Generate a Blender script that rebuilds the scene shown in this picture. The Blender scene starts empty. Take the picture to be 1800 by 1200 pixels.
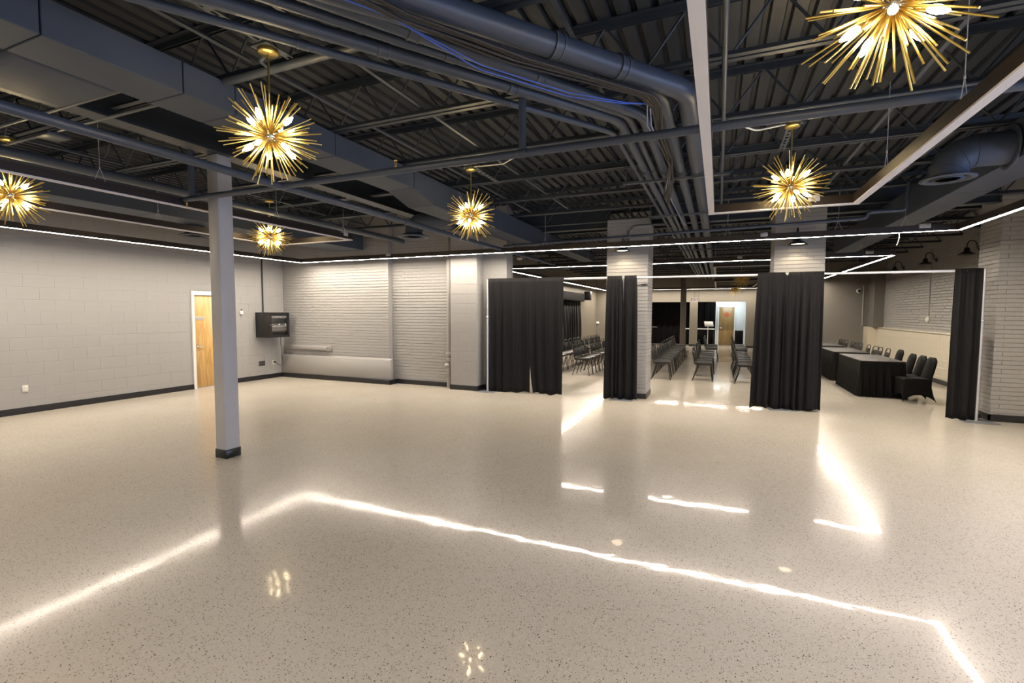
import bpy, bmesh, math, random
from mathutils import Vector, Matrix
random.seed(7)
S = bpy.context.scene
COL = S.collection
R = math.radians

# ------------------------------------------------------------------ camera
cam_d = bpy.data.cameras.new('camera')
cam = bpy.data.objects.new('camera', cam_d)
COL.objects.link(cam)
S.camera = cam
CAMH = 1.65
yaw, pitch, roll = R(23.2), R(-3.46), R(0.2)
fw = Vector((-math.sin(yaw)*math.cos(pitch), math.cos(yaw)*math.cos(pitch), math.sin(pitch)))
rt = Vector((math.cos(yaw), math.sin(yaw), 0)); up = rt.cross(fw)
r2 = rt*math.cos(roll) + up*math.sin(roll); u2 = -rt*math.sin(roll) + up*math.cos(roll)
cam.matrix_world = Matrix(((r2.x, u2.x, -fw.x, 0), (r2.y, u2.y, -fw.y, 0), (r2.z, u2.z, -fw.z, CAMH), (0, 0, 0, 1)))
cam_d.sensor_width = 36; cam_d.lens = 845/1800*36
cam_d.clip_start = 0.02; cam_d.clip_end = 200

# ------------------------------------------------------------------ light and exposure
W = bpy.data.worlds.new('world'); S.world = W; W.use_nodes = True
W.node_tree.nodes['Background'].inputs[0].default_value = (0.55, 0.68, 1.0, 1)
W.node_tree.nodes['Background'].inputs[1].default_value = 1.0
S.view_settings.view_transform = 'Standard'; S.view_settings.look = 'None'
S.view_settings.exposure = 0.64; S.view_settings.gamma = 1.0; S.view_settings.use_curve_mapping = False
S.cycles.use_denoising = True
S.cycles.sample_clamp_indirect = 3.0
S.cycles.max_bounces = 8; S.cycles.diffuse_bounces = 5; S.cycles.glossy_bounces = 4
S.cycles.caustics_reflective = False; S.cycles.caustics_refractive = False
LED_COL = (1.0, 0.885, 0.735); LED_STR = 108.0
BULB_COL = (1.0, 0.80, 0.48); BULB_STR = 62.0

def area(name, loc, rot, sx, sy, power, color):
    l = bpy.data.lights.new(name, 'AREA'); l.shape = 'RECTANGLE'; l.size = sx; l.size_y = sy
    l.energy = power; l.color = color
    o = bpy.data.objects.new(name, l); o.location = loc; o.rotation_euler = rot; COL.objects.link(o); return o
# daylight through the windows of the right-hand wall beside the camera
for i, yc in enumerate((-1.2, 1.6, 4.4)):
    area('window_daylight', (5.35, yc, 1.75), (0, R(90), 0), 1.9, 2.0, 75, (0.42, 0.58, 1.0))
# hallway ceiling lamp behind the far opening
area('hallway_lamp', (0.5, 26.2, 2.5), (0, 0, 0), 1.2, 0.5, 22, (0.86, 0.95, 1.0))

# ------------------------------------------------------------------ materials
def mat(name, col, rough=0.5, metal=0.0, noise=0.0, nscale=8.0, bump=0.0, bscale=60.0, emit=None, estr=0.0, sheen=0.0, spec=0.5, stretch=None):
    m = bpy.data.materials.new(name); m.use_nodes = True
    nt = m.node_tree; b = nt.nodes['Principled BSDF']
    b.inputs['Base Color'].default_value = (*col, 1); b.inputs['Roughness'].default_value = rough
    b.inputs['Metallic'].default_value = metal; b.inputs['Specular IOR Level'].default_value = spec
    if sheen: b.inputs['Sheen Weight'].default_value = sheen; b.inputs['Sheen Roughness'].default_value = 0.4
    if emit: b.inputs['Emission Color'].default_value = (*emit, 1); b.inputs['Emission Strength'].default_value = estr
    if noise or bump:
        tc = nt.nodes.new('ShaderNodeTexCoord'); vec = tc.outputs['Object']
        if stretch:
            mp = nt.nodes.new('ShaderNodeMapping'); mp.inputs['Scale'].default_value = stretch
            nt.links.new(vec, mp.inputs[0]); vec = mp.outputs[0]
    if noise:
        n = nt.nodes.new('ShaderNodeTexNoise'); n.inputs['Scale'].default_value = nscale; n.inputs['Detail'].default_value = 4
        nt.links.new(vec, n.inputs['Vector'])
        mr = nt.nodes.new('ShaderNodeMapRange'); mr.inputs[1].default_value = 0.3; mr.inputs[2].default_value = 0.7
        mr.inputs[3].default_value = 1-noise; mr.inputs[4].default_value = 1+noise
        nt.links.new(n.outputs['Fac'], mr.inputs[0])
        mx = nt.nodes.new('ShaderNodeMix'); mx.data_type = 'RGBA'; mx.blend_type = 'MULTIPLY'; mx.inputs[0].default_value = 1
        mx.inputs[6].default_value = (*col, 1); nt.links.new(mr.outputs[0], mx.inputs[7]); nt.links.new(mx.outputs[2], b.inputs['Base Color'])
    if bump:
        n2 = nt.nodes.new('ShaderNodeTexNoise'); n2.inputs['Scale'].default_value = bscale; n2.inputs['Detail'].default_value = 3
        nt.links.new(vec, n2.inputs['Vector'])
        bp = nt.nodes.new('ShaderNodeBump'); bp.inputs['Strength'].default_value = bump; bp.inputs['Distance'].default_value = 0.002
        nt.links.new(n2.outputs['Fac'], bp.inputs['Height']); nt.links.new(bp.outputs[0], b.inputs['Normal'])
    return m

M = {}
M['wall'] = mat('painted_masonry_grey', (0.325, 0.313, 0.298), 0.55, noise=0.03, nscale=1.5, bump=0.25, bscale=90, spec=0.3)
M['wallsmooth'] = mat('painted_plaster_grey', (0.315, 0.303, 0.288), 0.55, noise=0.03, nscale=1.2)
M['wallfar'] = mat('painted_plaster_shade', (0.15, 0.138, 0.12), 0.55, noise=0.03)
M['wallwarm'] = mat('painted_plaster_taupe', (0.20, 0.178, 0.145), 0.55, noise=0.03)
M['cream'] = mat('painted_masonry_cream', (0.62, 0.56, 0.45), 0.4, noise=0.03, nscale=2, bump=0.2)
M['white'] = mat('white_paint', (0.78, 0.76, 0.72), 0.4, noise=0.02)
M['hallwhite'] = mat('hall_white_paint', (0.74, 0.78, 0.78), 0.5, noise=0.02)
M['base'] = mat('black_rubber_baseboard', (0.012, 0.012, 0.014), 0.35, noise=0.25, nscale=20)
M['deck'] = mat('dark_painted_deck', (0.024, 0.029, 0.036), 0.5, noise=0.12, nscale=3)
M['steel'] = mat('dark_painted_steel', (0.031, 0.039, 0.050), 0.45, noise=0.1, nscale=4)
M['steellt'] = mat('slate_painted_conduit', (0.066, 0.075, 0.087), 0.4, noise=0.06)
M['duct'] = mat('slate_painted_duct', (0.052, 0.064, 0.088), 0.55, noise=0.06, nscale=2, spec=0.3)
M['pipe'] = mat('slate_painted_pipe', (0.046, 0.059, 0.086), 0.42, noise=0.06, nscale=5)
M['col'] = mat('grey_painted_column', (0.43, 0.42, 0.42), 0.4, noise=0.05, nscale=2)
M['drape'] = mat('black_drape_cloth', (0.0058, 0.0051, 0.0058), 0.7, noise=0.1, nscale=6, bump=0.3, bscale=300, sheen=0.06, spec=0.2)
M['spandex'] = mat('black_spandex', (0.0035, 0.0032, 0.003), 0.65, noise=0.1, bump=0.1, bscale=300, sheen=0.015, spec=0.15)
M['spandextop'] = mat('black_table_linen', (0.024, 0.020, 0.0175), 0.6, noise=0.1, bump=0.2, bscale=300, sheen=0.15, spec=0.3)
M['alu'] = mat('satin_aluminium_tube', (0.80, 0.80, 0.82), 0.32, metal=0.6, noise=0.04)
M['plate'] = mat('dull_steel_plate', (0.22, 0.23, 0.25), 0.45, metal=0.5, noise=0.1)
M['ledblack'] = mat('dark_bronze_channel', (0.035, 0.026, 0.021), 0.38, metal=0.3, noise=0.05)
M['led'] = mat('lit_diffuser', (0.8, 0.8, 0.8), 0.5, emit=LED_COL, estr=LED_STR)
M['ledoff'] = mat('unlit_diffuser', (0.72, 0.69, 0.68), 0.45, noise=0.02)
M['brass'] = mat('polished_brass', (0.88, 0.65, 0.20), 0.28, metal=1.0, noise=0.05, nscale=30)
M['bulb'] = mat('lit_bulb', (1, 0.9, 0.7), 0.3, emit=BULB_COL, estr=BULB_STR)
M['bulboff'] = mat('unlit_bulb', (0.75, 0.70, 0.60), 0.1, noise=0.02)
M['lens'] = mat('lit_barn_lens', (1, 0.9, 0.7), 0.3, emit=(1.0, 0.78, 0.5), estr=7)
M['black'] = mat('black_enamel', (0.010, 0.010, 0.011), 0.35, noise=0.1)
M['blackmatte'] = mat('black_matte', (0.006, 0.0055, 0.006), 0.9, noise=0.2, spec=0.08)
M['vinyl'] = mat('charcoal_vinyl', (0.020, 0.018, 0.017), 0.30, noise=0.12, nscale=20, bump=0.15, bscale=200)
M['chairframe'] = mat('black_chair_tube', (0.014, 0.013, 0.012), 0.3, noise=0.1)
M['plastic'] = mat('ivory_plastic', (0.72, 0.68, 0.58), 0.35, noise=0.02)
M['chrome'] = mat('satin_chrome', (0.7, 0.68, 0.64), 0.25, metal=1.0, noise=0.03)
M['greyplastic'] = mat('grey_equipment', (0.16, 0.16, 0.165), 0.4, noise=0.1)
M['darkplate'] = mat('dark_jack_plate', (0.08, 0.075, 0.07), 0.45, noise=0.1)
M['signplate'] = mat('grey_sign_plate', (0.40, 0.38, 0.37), 0.4, noise=0.03)
M['red'] = mat('red_lettering', (0.55, 0.035, 0.02), 0.5, noise=0.05)
M['exitred'] = mat('exit_red', (0.50, 0.05, 0.04), 0.5, noise=0.05)
M['exitface'] = mat('exit_sign_face', (0.85, 0.78, 0.70), 0.4, emit=(1, 0.85, 0.72), estr=0.35)
M['cableblue'] = mat('blue_data_cable', (0.06, 0.14, 0.62), 0.4, noise=0.05)
M['cablewhite'] = mat('pale_data_cable', (0.26, 0.30, 0.45), 0.4, noise=0.05)
M['cablebrown'] = mat('brown_cable_bundle', (0.022, 0.018, 0.016), 0.5, noise=0.2, nscale=20)
M['tube'] = mat('hall_tube_light', (0.9, 0.9, 0.9), 0.4, emit=(0.9, 0.97, 1.0), estr=4)
M['skin'] = mat('skin', (0.55, 0.30, 0.22), 0.5, noise=0.04)
M['clothes'] = mat('dark_clothes', (0.012, 0.012, 0.016), 0.8, noise=0.1)
M['hair'] = mat('dark_hair', (0.015, 0.011, 0.009), 0.55, noise=0.1)

def wood(name, c1, c2, c3):
    m = bpy.data.materials.new(name); m.use_nodes = True; nt = m.node_tree; b = nt.nodes['Principled BSDF']
    tc = nt.nodes.new('ShaderNodeTexCoord'); mp = nt.nodes.new('ShaderNodeMapping'); mp.inputs['Scale'].default_value = (6, 6, 0.55)
    nt.links.new(tc.outputs['Object'], mp.inputs[0])
    n = nt.nodes.new('ShaderNodeTexNoise'); n.inputs['Scale'].default_value = 2.2; n.inputs['Detail'].default_value = 6; n.inputs['Distortion'].default_value = 0.8
    nt.links.new(mp.outputs[0], n.inputs['Vector'])
    w = nt.nodes.new('ShaderNodeMath'); w.operation = 'MULTIPLY'; w.inputs[1].default_value = 7; nt.links.new(n.outputs['Fac'], w.inputs[0])
    fr = nt.nodes.new('ShaderNodeMath'); fr.operation = 'PINGPONG'; fr.inputs[1].default_value = 1; nt.links.new(w.outputs[0], fr.inputs[0])
    cr = nt.nodes.new('ShaderNodeValToRGB'); e = cr.color_ramp.elements
    e[0].position = 0; e[0].color = (*c1, 1); e[1].position = 1; e[1].color = (*c3, 1); k = e.new(0.55); k.color = (*c2, 1)
    nt.links.new(fr.outputs[0], cr.inputs[0]); nt.links.new(cr.outputs[0], b.inputs['Base Color']); b.inputs['Roughness'].default_value = 0.35
    return m
M['oak'] = wood('honey_oak_veneer', (0.50, 0.29, 0.085), (0.60, 0.37, 0.13), (0.64, 0.41, 0.16))
M['oakdark'] = wood('aged_oak_veneer', (0.24, 0.155, 0.055), (0.28, 0.185, 0.068), (0.30, 0.20, 0.078))

def terrazzo():
    m = bpy.data.materials.new('polished_terrazzo'); m.use_nodes = True; nt = m.node_tree; b = nt.nodes['Principled BSDF']; L = nt.links.new
    tc = nt.nodes.new('ShaderNodeTexCoord'); P = tc.outputs['Object']
    def vor(scale, thr_lo, thr_hi, rlo, rhi):
        v = nt.nodes.new('ShaderNodeTexVoronoi'); v.inputs['Scale'].default_value = scale; L(P, v.inputs['Vector'])
        sp = nt.nodes.new('ShaderNodeSeparateColor'); L(v.outputs['Color'], sp.inputs[0])
        a = nt.nodes.new('ShaderNodeMapRange'); a.inputs[1].default_value = thr_lo; a.inputs[2].default_value = thr_hi; a.inputs[3].default_value = 0; a.inputs[4].default_value = 1; L(sp.outputs[0], a.inputs[0])
        d = nt.nodes.new('ShaderNodeMapRange'); d.inputs[1].default_value = rlo; d.inputs[2].default_value = rhi; d.inputs[3].default_value = 1; d.inputs[4].default_value = 0; L(v.outputs['Distance'], d.inputs[0])
        mu = nt.nodes.new('ShaderNodeMath'); mu.operation = 'MULTIPLY'; L(a.outputs[0], mu.inputs[0]); L(d.outputs[0], mu.inputs[1])
        return mu.outputs[0], sp.outputs[1]
    base = nt.nodes.new('ShaderNodeTexNoise'); base.inputs['Scale'].default_value = 0.45; base.inputs['Detail'].default_value = 5; L(P, base.inputs['Vector'])
    cr = nt.nodes.new('ShaderNodeValToRGB'); e = cr.color_ramp.elements
    e[0].position = 0.3; e[0].color = (0.475, 0.42, 0.35, 1); e[1].position = 0.7; e[1].color = (0.54, 0.488, 0.42, 1); L(base.outputs['Fac'], cr.inputs[0])
    cur = cr.outputs[0]
    for sc, lo, hi, r0, r1, col, fac in ((80, 0.55, 0.6, 0.30, 0.45, (0.63, 0.58, 0.51), 0.5), (120, 0.80, 0.84, 0.25, 0.42, (0.09, 0.07, 0.055), 0.9), (78, 0.93, 0.945, 0.22, 0.36, (0.04, 0.032, 0.03), 0.95), (95, 0.88, 0.91, 0.25, 0.42, (0.28, 0.19, 0.12), 0.7)):
        f, _ = vor(sc, lo, hi, r0, r1)
        k = nt.nodes.new('ShaderNodeMath'); k.operation = 'MULTIPLY'; k.inputs[1].default_value = fac; L(f, k.inputs[0])
        mx = nt.nodes.new('ShaderNodeMix'); mx.data_type = 'RGBA'; L(k.outputs[0], mx.inputs[0]); L(cur, mx.inputs[6]); mx.inputs[7].default_value = (*col, 1); cur = mx.outputs[2]
    L(cur, b.inputs['Base Color'])
    rn = nt.nodes.new('ShaderNodeTexNoise'); rn.inputs['Scale'].default_value = 0.8; rn.inputs['Detail'].default_value = 6; L(P, rn.inputs['Vector'])
    mr = nt.nodes.new('ShaderNodeMapRange'); mr.inputs[1].default_value = 0.3; mr.inputs[2].default_value = 0.75; mr.inputs[3].default_value = 0.15; mr.inputs[4].default_value = 0.25; L(rn.outputs['Fac'], mr.inputs[0])
    L(mr.outputs[0], b.inputs['Roughness'])
    bn = nt.nodes.new('ShaderNodeTexNoise'); bn.inputs['Scale'].default_value = 3.2; bn.inputs['Detail'].default_value = 3; L(P, bn.inputs['Vector'])
    bp = nt.nodes.new('ShaderNodeBump'); bp.inputs['Strength'].default_value = 0.5; bp.inputs['Distance'].default_value = 0.0022; L(bn.outputs['Fac'], bp.inputs['Height'])
    L(bp.outputs[0], b.inputs['Normal'])
    b.inputs['Specular IOR Level'].default_value = 0.10
    b.inputs['Coat Weight'].default_value = 0.5
    cn = nt.nodes.new('ShaderNodeTexNoise'); cn.inputs['Scale'].default_value = 0.55; cn.inputs['Detail'].default_value = 5; L(P, cn.inputs['Vector'])
    cm = nt.nodes.new('ShaderNodeMapRange'); cm.inputs[1].default_value = 0.35; cm.inputs[2].default_value = 0.68; cm.inputs[3].default_value = 0.025; cm.inputs[4].default_value = 0.06; L(cn.outputs['Fac'], cm.inputs[0])
    sx = nt.nodes.new('ShaderNodeSeparateXYZ'); L(P, sx.inputs[0])  # the finish is worn duller towards the block wall
    wx = nt.nodes.new('ShaderNodeMapRange'); wx.inputs[1].default_value = -1.0; wx.inputs[2].default_value = -5.0; wx.inputs[3].default_value = 0.0; wx.inputs[4].default_value = 0.07; L(sx.outputs[0], wx.inputs[0])
    ad = nt.nodes.new('ShaderNodeMath'); ad.operation = 'ADD'; L(cm.outputs[0], ad.inputs[0]); L(wx.outputs[0], ad.inputs[1]); L(ad.outputs[0], b.inputs['Coat Roughness'])
    ww = nt.nodes.new('ShaderNodeMapRange'); ww.inputs[1].default_value = 0.5; ww.inputs[2].default_value = -5.0; ww.inputs[3].default_value = 0.5; ww.inputs[4].default_value = 0.16; L(sx.outputs[0], ww.inputs[0]); L(ww.outputs[0], b.inputs['Coat Weight'])
    b.inputs['Coat IOR'].default_value = 1.5
    L(bp.outputs[0], b.inputs['Coat Normal'])
    return m
M['floor'] = terrazzo()

# ------------------------------------------------------------------ mesh helpers
class MB:
    def __init__(s): s.v = []; s.f = []; s.s = []
    def add(s, vs, fs, smooth=False, M_=None):
        o = len(s.v)
        s.v += [tuple(M_ @ Vector(p)) if M_ else tuple(p) for p in vs]
        s.f += [tuple(i+o for i in f) for f in fs]; s.s += [smooth]*len(fs); return s
    def box(s, x0, x1, y0, y1, z0, z1, M_=None):
        vs = [(x, y, z) for z in (z0, z1) for x, y in ((x0, y0), (x1, y0), (x1, y1), (x0, y1))]
        return s.add(vs, [(3, 2, 1, 0), (4, 5, 6, 7), (0, 1, 5, 4), (1, 2, 6, 5), (2, 3, 7, 6), (3, 0, 4, 7)], False, M_)
    def rbox(s, x0, x1, y0, y1, z0, z1, r=0.01, seg=2, M_=None, smooth=True):
        b = bmesh.new(); bmesh.ops.create_cube(b, size=1)
        for v in b.verts: v.co = Vector(((x0+x1)/2+v.co.x*(x1-x0), (y0+y1)/2+v.co.y*(y1-y0), (z0+z1)/2+v.co.z*(z1-z0)))
        bmesh.ops.bevel(b, geom=b.edges[:], offset=r, segments=seg, profile=0.5, affect='EDGES', clamp_overlap=True)
        b.verts.index_update()
        s.add([v.co[:] for v in b.verts], [tuple(v.index for v in f.verts) for f in b.faces], smooth, M_); b.free(); return s
    def tube(s, pts, r, n=10, closed=False, rr=None, M_=None):
        P = [Vector(p) for p in pts]; N = len(P)
        T = []
        for i in range(N):
            a = P[i-1] if (i > 0 or closed) else P[i]; c = P[(i+1) % N] if (i < N-1 or closed) else P[i]
            T.append((c-a).normalized())
        u = T[0].orthogonal().normalized(); vs = []
        for i in range(N):
            if i:
                u = (u - T[i]*u.dot(T[i])); u.normalize()
            w = T[i].cross(u); rad = rr[i] if rr else r
            for k in range(n):
                a = 2*math.pi*k/n; vs.append(P[i]+u*math.cos(a)*rad+w*math.sin(a)*rad)
        fs = []
        for i in range(N if closed else N-1):
            j = (i+1) % N
            for k in range(n): fs.append((i*n+k, i*n+(k+1) % n, j*n+(k+1) % n, j*n+k))
        s.add(vs, fs, True, M_)
        if not closed: s.add(vs[:n], [tuple(range(n-1, -1, -1))], False, M_); s.add(vs[-n:], [tuple(range(n))], False, M_)
        return s
    def lathe(s, prof, n=24, M_=None, smooth=True):
        vs = []; fs = []
        for r, z in prof:
            for k in range(n): a = 2*math.pi*k/n; vs.append((r*math.cos(a), r*math.sin(a), z))
        for i in range(len(prof)-1):
            for k in range(n): fs.append((i*n+k, i*n+(k+1) % n, (i+1)*n+(k+1) % n, (i+1)*n+k))
        if prof[0][0] > 1e-6: fs.append(tuple(range(n-1, -1, -1)))
        if prof[-1][0] > 1e-6: fs.append(tuple(range((len(prof)-1)*n, len(prof)*n)))
        return s.add(vs, fs, smooth, M_)
    def mesh(s, name, m):
        me = bpy.data.meshes.new(name); me.from_pydata(s.v, [], s.f)
        me.polygons.foreach_set('use_smooth', s.s); me.materials.append(m); me.update(); return me
    def build(s, name, m, parent=None, **pr): return link(name, s.mesh(name, m), parent, **pr)
def link(name, me, parent=None, loc=None, **pr):
    o = bpy.data.objects.new(name, me); COL.objects.link(o)
    if parent: o.parent = parent
    if loc is not None: o.location = loc
    for k, v in pr.items(): o[k] = v
    return o
def thing(name, label, cat, loc=(0, 0, 0), rz=0.0, group=None):
    o = bpy.data.objects.new(name, None); COL.objects.link(o); o.location = loc; o.rotation_euler = (0, 0, rz); o.empty_display_size = 0.1
    o['label'] = label; o['category'] = cat
    if group: o['group'] = group
    return o
def dup(root, loc, rz, label, group=None):
    r = root.copy(); COL.objects.link(r); r.location = loc; r.rotation_euler = (0, 0, rz); r['label'] = label
    if group: r['group'] = group
    for ch in list(root.children):
        c = ch.copy(); COL.objects.link(c); c.parent = r
        for g in ch.children:
            d = g.copy(); COL.objects.link(d); d.parent = c
    return r
def T(x=0, y=0, z=0): return Matrix.Translation((x, y, z))
def RX(a): return Matrix.Rotation(a, 4, 'X')
def RY(a): return Matrix.Rotation(a, 4, 'Y')
def RZ(a): return Matrix.Rotation(a, 4, 'Z')
def fil(pts, rad, n=8):
    P = [Vector(p) for p in pts]; out = [P[0]]
    for i in range(1, len(P)-1):
        a = (P[i-1]-P[i]); c = (P[i+1]-P[i]); la, lc = a.length, c.length; a.normalize(); c.normalize()
        ang = a.angle(c); d = min(rad/math.tan(ang/2), la*0.48, lc*0.48)
        p0 = P[i]+a*d; p1 = P[i]+c*d
        for k in range(n+1):
            t = k/n; out.append(p0*(1-t)**2 + P[i]*2*t*(1-t) + p1*t*t)
    out.append(P[-1]); return out
ST = dict(kind='structure')

# ------------------------------------------------------------------ room shell
ZT = 3.90
MB().box(-10.5, 5.4, -3.4, 27.2, -0.12, 0).build('floor', M['floor'], **ST)
ceiling = bpy.data.objects.new('ceiling', None); COL.objects.link(ceiling); ceiling['kind'] = 'structure'
d = MB(); x = -10.5; prof = []
while x < 5.4:
    prof += [(x, 3.855), (x+0.088, 3.855), (x+0.104, 3.893), (x+0.134, 3.893)]; x += 0.15
prof.append((x, 3.855)); n = len(prof)
d.add([(px, -3.4, pz) for px, pz in prof]+[(px, 25.6, pz) for px, pz in prof], [(i, i+1, n+i+1, n+i) for i in range(n-1)])
d.box(-10.5, 5.4, -3.4, 25.6, 3.91, 4.0)
d.build('metal_deck', M['deck'], ceiling)

# masonry: single blocks on a recessed backing
BL = {}
def block_mesh(name, w, h, m, t=0.012, c=0.005):
    k = (name, round(w, 2), round(h, 3), m.name, t, c)
    if k not in BL:
        b = MB(); vs = [(0, 0, 0), (w, 0, 0), (w, 0, h), (0, 0, h), (0, -t+c*0.7, 0), (w, -t+c*0.7, 0), (w, -t+c*0.7, h), (0, -t+c*0.7, h), (c, -t, c), (w-c, -t, c), (w-c, -t, h-c), (c, -t, h-c)]
        b.add(vs, [(0, 1, 5, 4), (1, 2, 6, 5), (2, 3, 7, 6), (3, 0, 4, 7), (4, 5, 9, 8), (5, 6, 10, 9), (6, 7, 11, 10), (7, 4, 8, 11), (8, 9, 10, 11)])
        BL[k] = b.mesh(name, m)
    return BL[k]
def masonry(parent, name, m, ox, oy, ang, ulen, z0, z1, bw, bh, j=0.004, holes=(), stuff=False, t=0.012, c=0.003, off=0.0, jit=0.0008, limit=300, ju=0.0015, rec=0.004):
    """blocks in running bond on the wall through (ox, oy), running along ang, facing its right-hand side"""
    A = T(ox, oy, 0) @ RZ(ang); row = 0; z = z0; mb = MB(); cnt = 0
    while z < z1-0.02:
        h = min(bh, z1-z)-j; u = -(bw/2 if row % 2 else 0)+off
        while u > 0: u -= bw
        while u < ulen-0.02:
            a, b = max(u, 0)+ju/2, min(u+bw, ulen)-ju/2
            segs = [(a, b)]
            for hu0, hu1, hz0, hz1 in holes:
                if z+h > hz0 and z < hz1:
                    ns = []
                    for p, q in segs:
                        if q <= hu0 or p >= hu1: ns.append((p, q)); continue
                        if p < hu0: ns.append((p, hu0))
                        if q > hu1: ns.append((hu1, q))
                    segs = ns
            for p, q in segs:
                if q-p < 0.03: continue
                me = block_mesh(name, round(q-p, 2), h, m, t, c); jy = random.uniform(-jit, jit)
                Mx = A @ T(p, jy, z)
                if stuff or cnt >= limit:
                    mb.add([v.co[:] for v in me.vertices], [tuple(f.vertices) for f in me.polygons], False, Mx)
                else:
                    o = bpy.data.objects.new(name, me); o.matrix_local = Mx; o.parent = parent; COL.objects.link(o); cnt += 1
            u += bw
        z += bh; row += 1
    if name == 'block':
        b = MB()
        zz = [(0, ulen, z0, z1)]
        for hu0, hu1, hz0, hz1 in holes: zz = [(0, hu0, z0, z1), (hu1, ulen, z0, z1), (hu0, hu1, hz1, z1)]
        for p, q, r_, w_ in zz: b.box(p, q, -t+0.0035, 0.0, r_, w_, M_=A)
        b.build('mortar_bed', m, parent)
    if mb.v: mb.build(name+'work', m, parent, kind='stuff')

wl = MB().box(-10.5, -10.212, -3.4, 6.66, 0, ZT).box(-10.5, -10.212, 7.60, 9.3, 0, ZT).box(-10.5, -10.212, 6.66, 7.60, 2.08, ZT).build('wall_left', M['wall'], **ST)
masonry(wl, 'block', M['wall'], -10.212, 3.2, R(90), 5.8, 0.0, 3.45, 0.40, 0.203, holes=[(3.42, 4.44, 0, 2.11)])
wb = MB().box(-10.2, -6.93, 9.012, 9.4, 0, ZT).build('wall_back', M['wall'], **ST)
masonry(wb, 'brick', M['wall'], -10.2, 9.012, 0, 3.27, 0.0, 3.45, 0.20, 0.0675, stuff=True, j=0.011, t=0.011, c=0.004)
wb2 = MB().box(-6.93, -5.25, 9.162, 9.4, 0, ZT).build('wall_back_infill', M['wall'], **ST)
masonry(wb2, 'brick', M['wall'], -6.93, 9.162, 0, 1.68, 0.0, 3.45, 0.20, 0.0675, stuff=True, j=0.011, t=0.011, c=0.004, off=0.05)
pl = MB().box(-5.25, -4.63, 8.93, 9.5, 0, ZT).build('pillar_left', M['wall'], **ST)
masonry(pl, 'block', M['wall'], -5.25, 8.93, 0, 0.62, 0.0, 3.45, 0.40, 0.203)
masonry(pl, 'block', M['wall'], -4.63, 8.93, R(90), 0.30, 0.0, 3.45, 0.40, 0.203)
we = MB().box(-4.63, -4.08, 9.232, 9.55, 0, ZT).build('wall_end', M['wall'], **ST)
masonry(we, 'block', M['wall'], -4.63, 9.232, 0, 0.55, 0.0, 3.45, 0.40, 0.203)

# front wall, right wall of the near room with its windows (beside and behind the camera)
MB().box(-10.5, 5.4, -3.4, -3.2, 0, ZT).build('wall_front', M['wallsmooth'], **ST)
wr = MB()
wr.box(5.0, 5.3, -3.4, 9.7, 0, 0.75).box(5.0, 5.3, -3.4, 9.7, 2.75, ZT)
for a, b in ((-3.4, -2.2), (-0.2, 0.6), (2.6, 3.4), (5.4, 9.7)): wr.box(5.0, 5.3, a, b, 0.75, 2.75)
wr.build('wall_right_near', M['wall'], **ST)
for i, yc in enumerate((-1.2, 1.6, 4.4)):
    w = MB(); w.box(5.1, 5.16, yc-1, yc-0.95, 0.75, 2.75).box(5.1, 5.16, yc+0.95, yc+1, 0.75, 2.75).box(5.1, 5.16, yc-0.95, yc+0.95, 0.75, 0.80).box(5.1, 5.16, yc-0.95, yc+0.95, 2.70, 2.75).box(5.1, 5.16, yc-0.025, yc+0.025, 0.80, 2.70)
    w.build('window_%d' % (i+1), M['black'], **ST)

# right pilaster
rp = MB().box(3.912, 5.3, 9.692, 10.33, 0, ZT).build('pillar_right', M['wall'], **ST)
masonry(rp, 'brick', M['wall'], 3.90, 9.692, 0, 1.1, 0.0, 3.45, 0.21, 0.0675, j=0.006, t=0.011, c=0.003, jit=0.0006)
masonry(rp, 'brick', M['wall'], 3.912, 10.33, R(-90), 0.64, 0.0, 3.45, 0.21, 0.0675, j=0.009, t=0.011, c=0.003, stuff=True)
# far right wall: cream block wainscot below, grey brick above
wfr = MB().box(5.0, 5.3, 10.33, 20.3, 0, ZT).build('wall_right', M['wall'], **ST)
masonry(wfr, 'brick', M['wall'], 4.99, 19.3, R(-90), 8.97, 1.2, 3.45, 0.21, 0.072, stuff=True, j=0.010, t=0.014, c=0.004, jit=0.003)
wn = MB().box(4.862, 5.0, 10.33, 19.45, 0, 1.17).build('wall_right_wainscot', M['cream'], **ST)
masonry(wn, 'block', M['cream'], 4.862, 19.45, R(-90), 9.12, 0.0, 1.17, 0.40, 0.195, j=0.009)
MB().rbox(4.825, 5.0, 10.33, 19.45, 1.17, 1.205, 0.006, 1).build('trim_1', M['cream'], **ST)
wp = MB().box(4.612, 5.0, 19.45, 20.0, 0, 1.21).build('wall_right_wainscot_return', M['cream'], **ST)
masonry(wp, 'block', M['cream'], 4.612, 19.45, 0, 0.25, 0.0, 1.21, 0.40, 0.195, j=0.009)
masonry(wp, 'block', M['cream'], 4.612, 20.0, R(-90), 0.55, 0.0, 1.21, 0.40, 0.195, j=0.009)
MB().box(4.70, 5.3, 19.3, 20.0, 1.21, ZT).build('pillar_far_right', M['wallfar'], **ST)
MB().box(2.0, 5.3, 20.0, 20.3, 0, ZT).box(2.0, 2.2, 20.3, 25.7, 0, ZT).build('wall_far_right', M['wallfar'], **ST)
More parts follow.
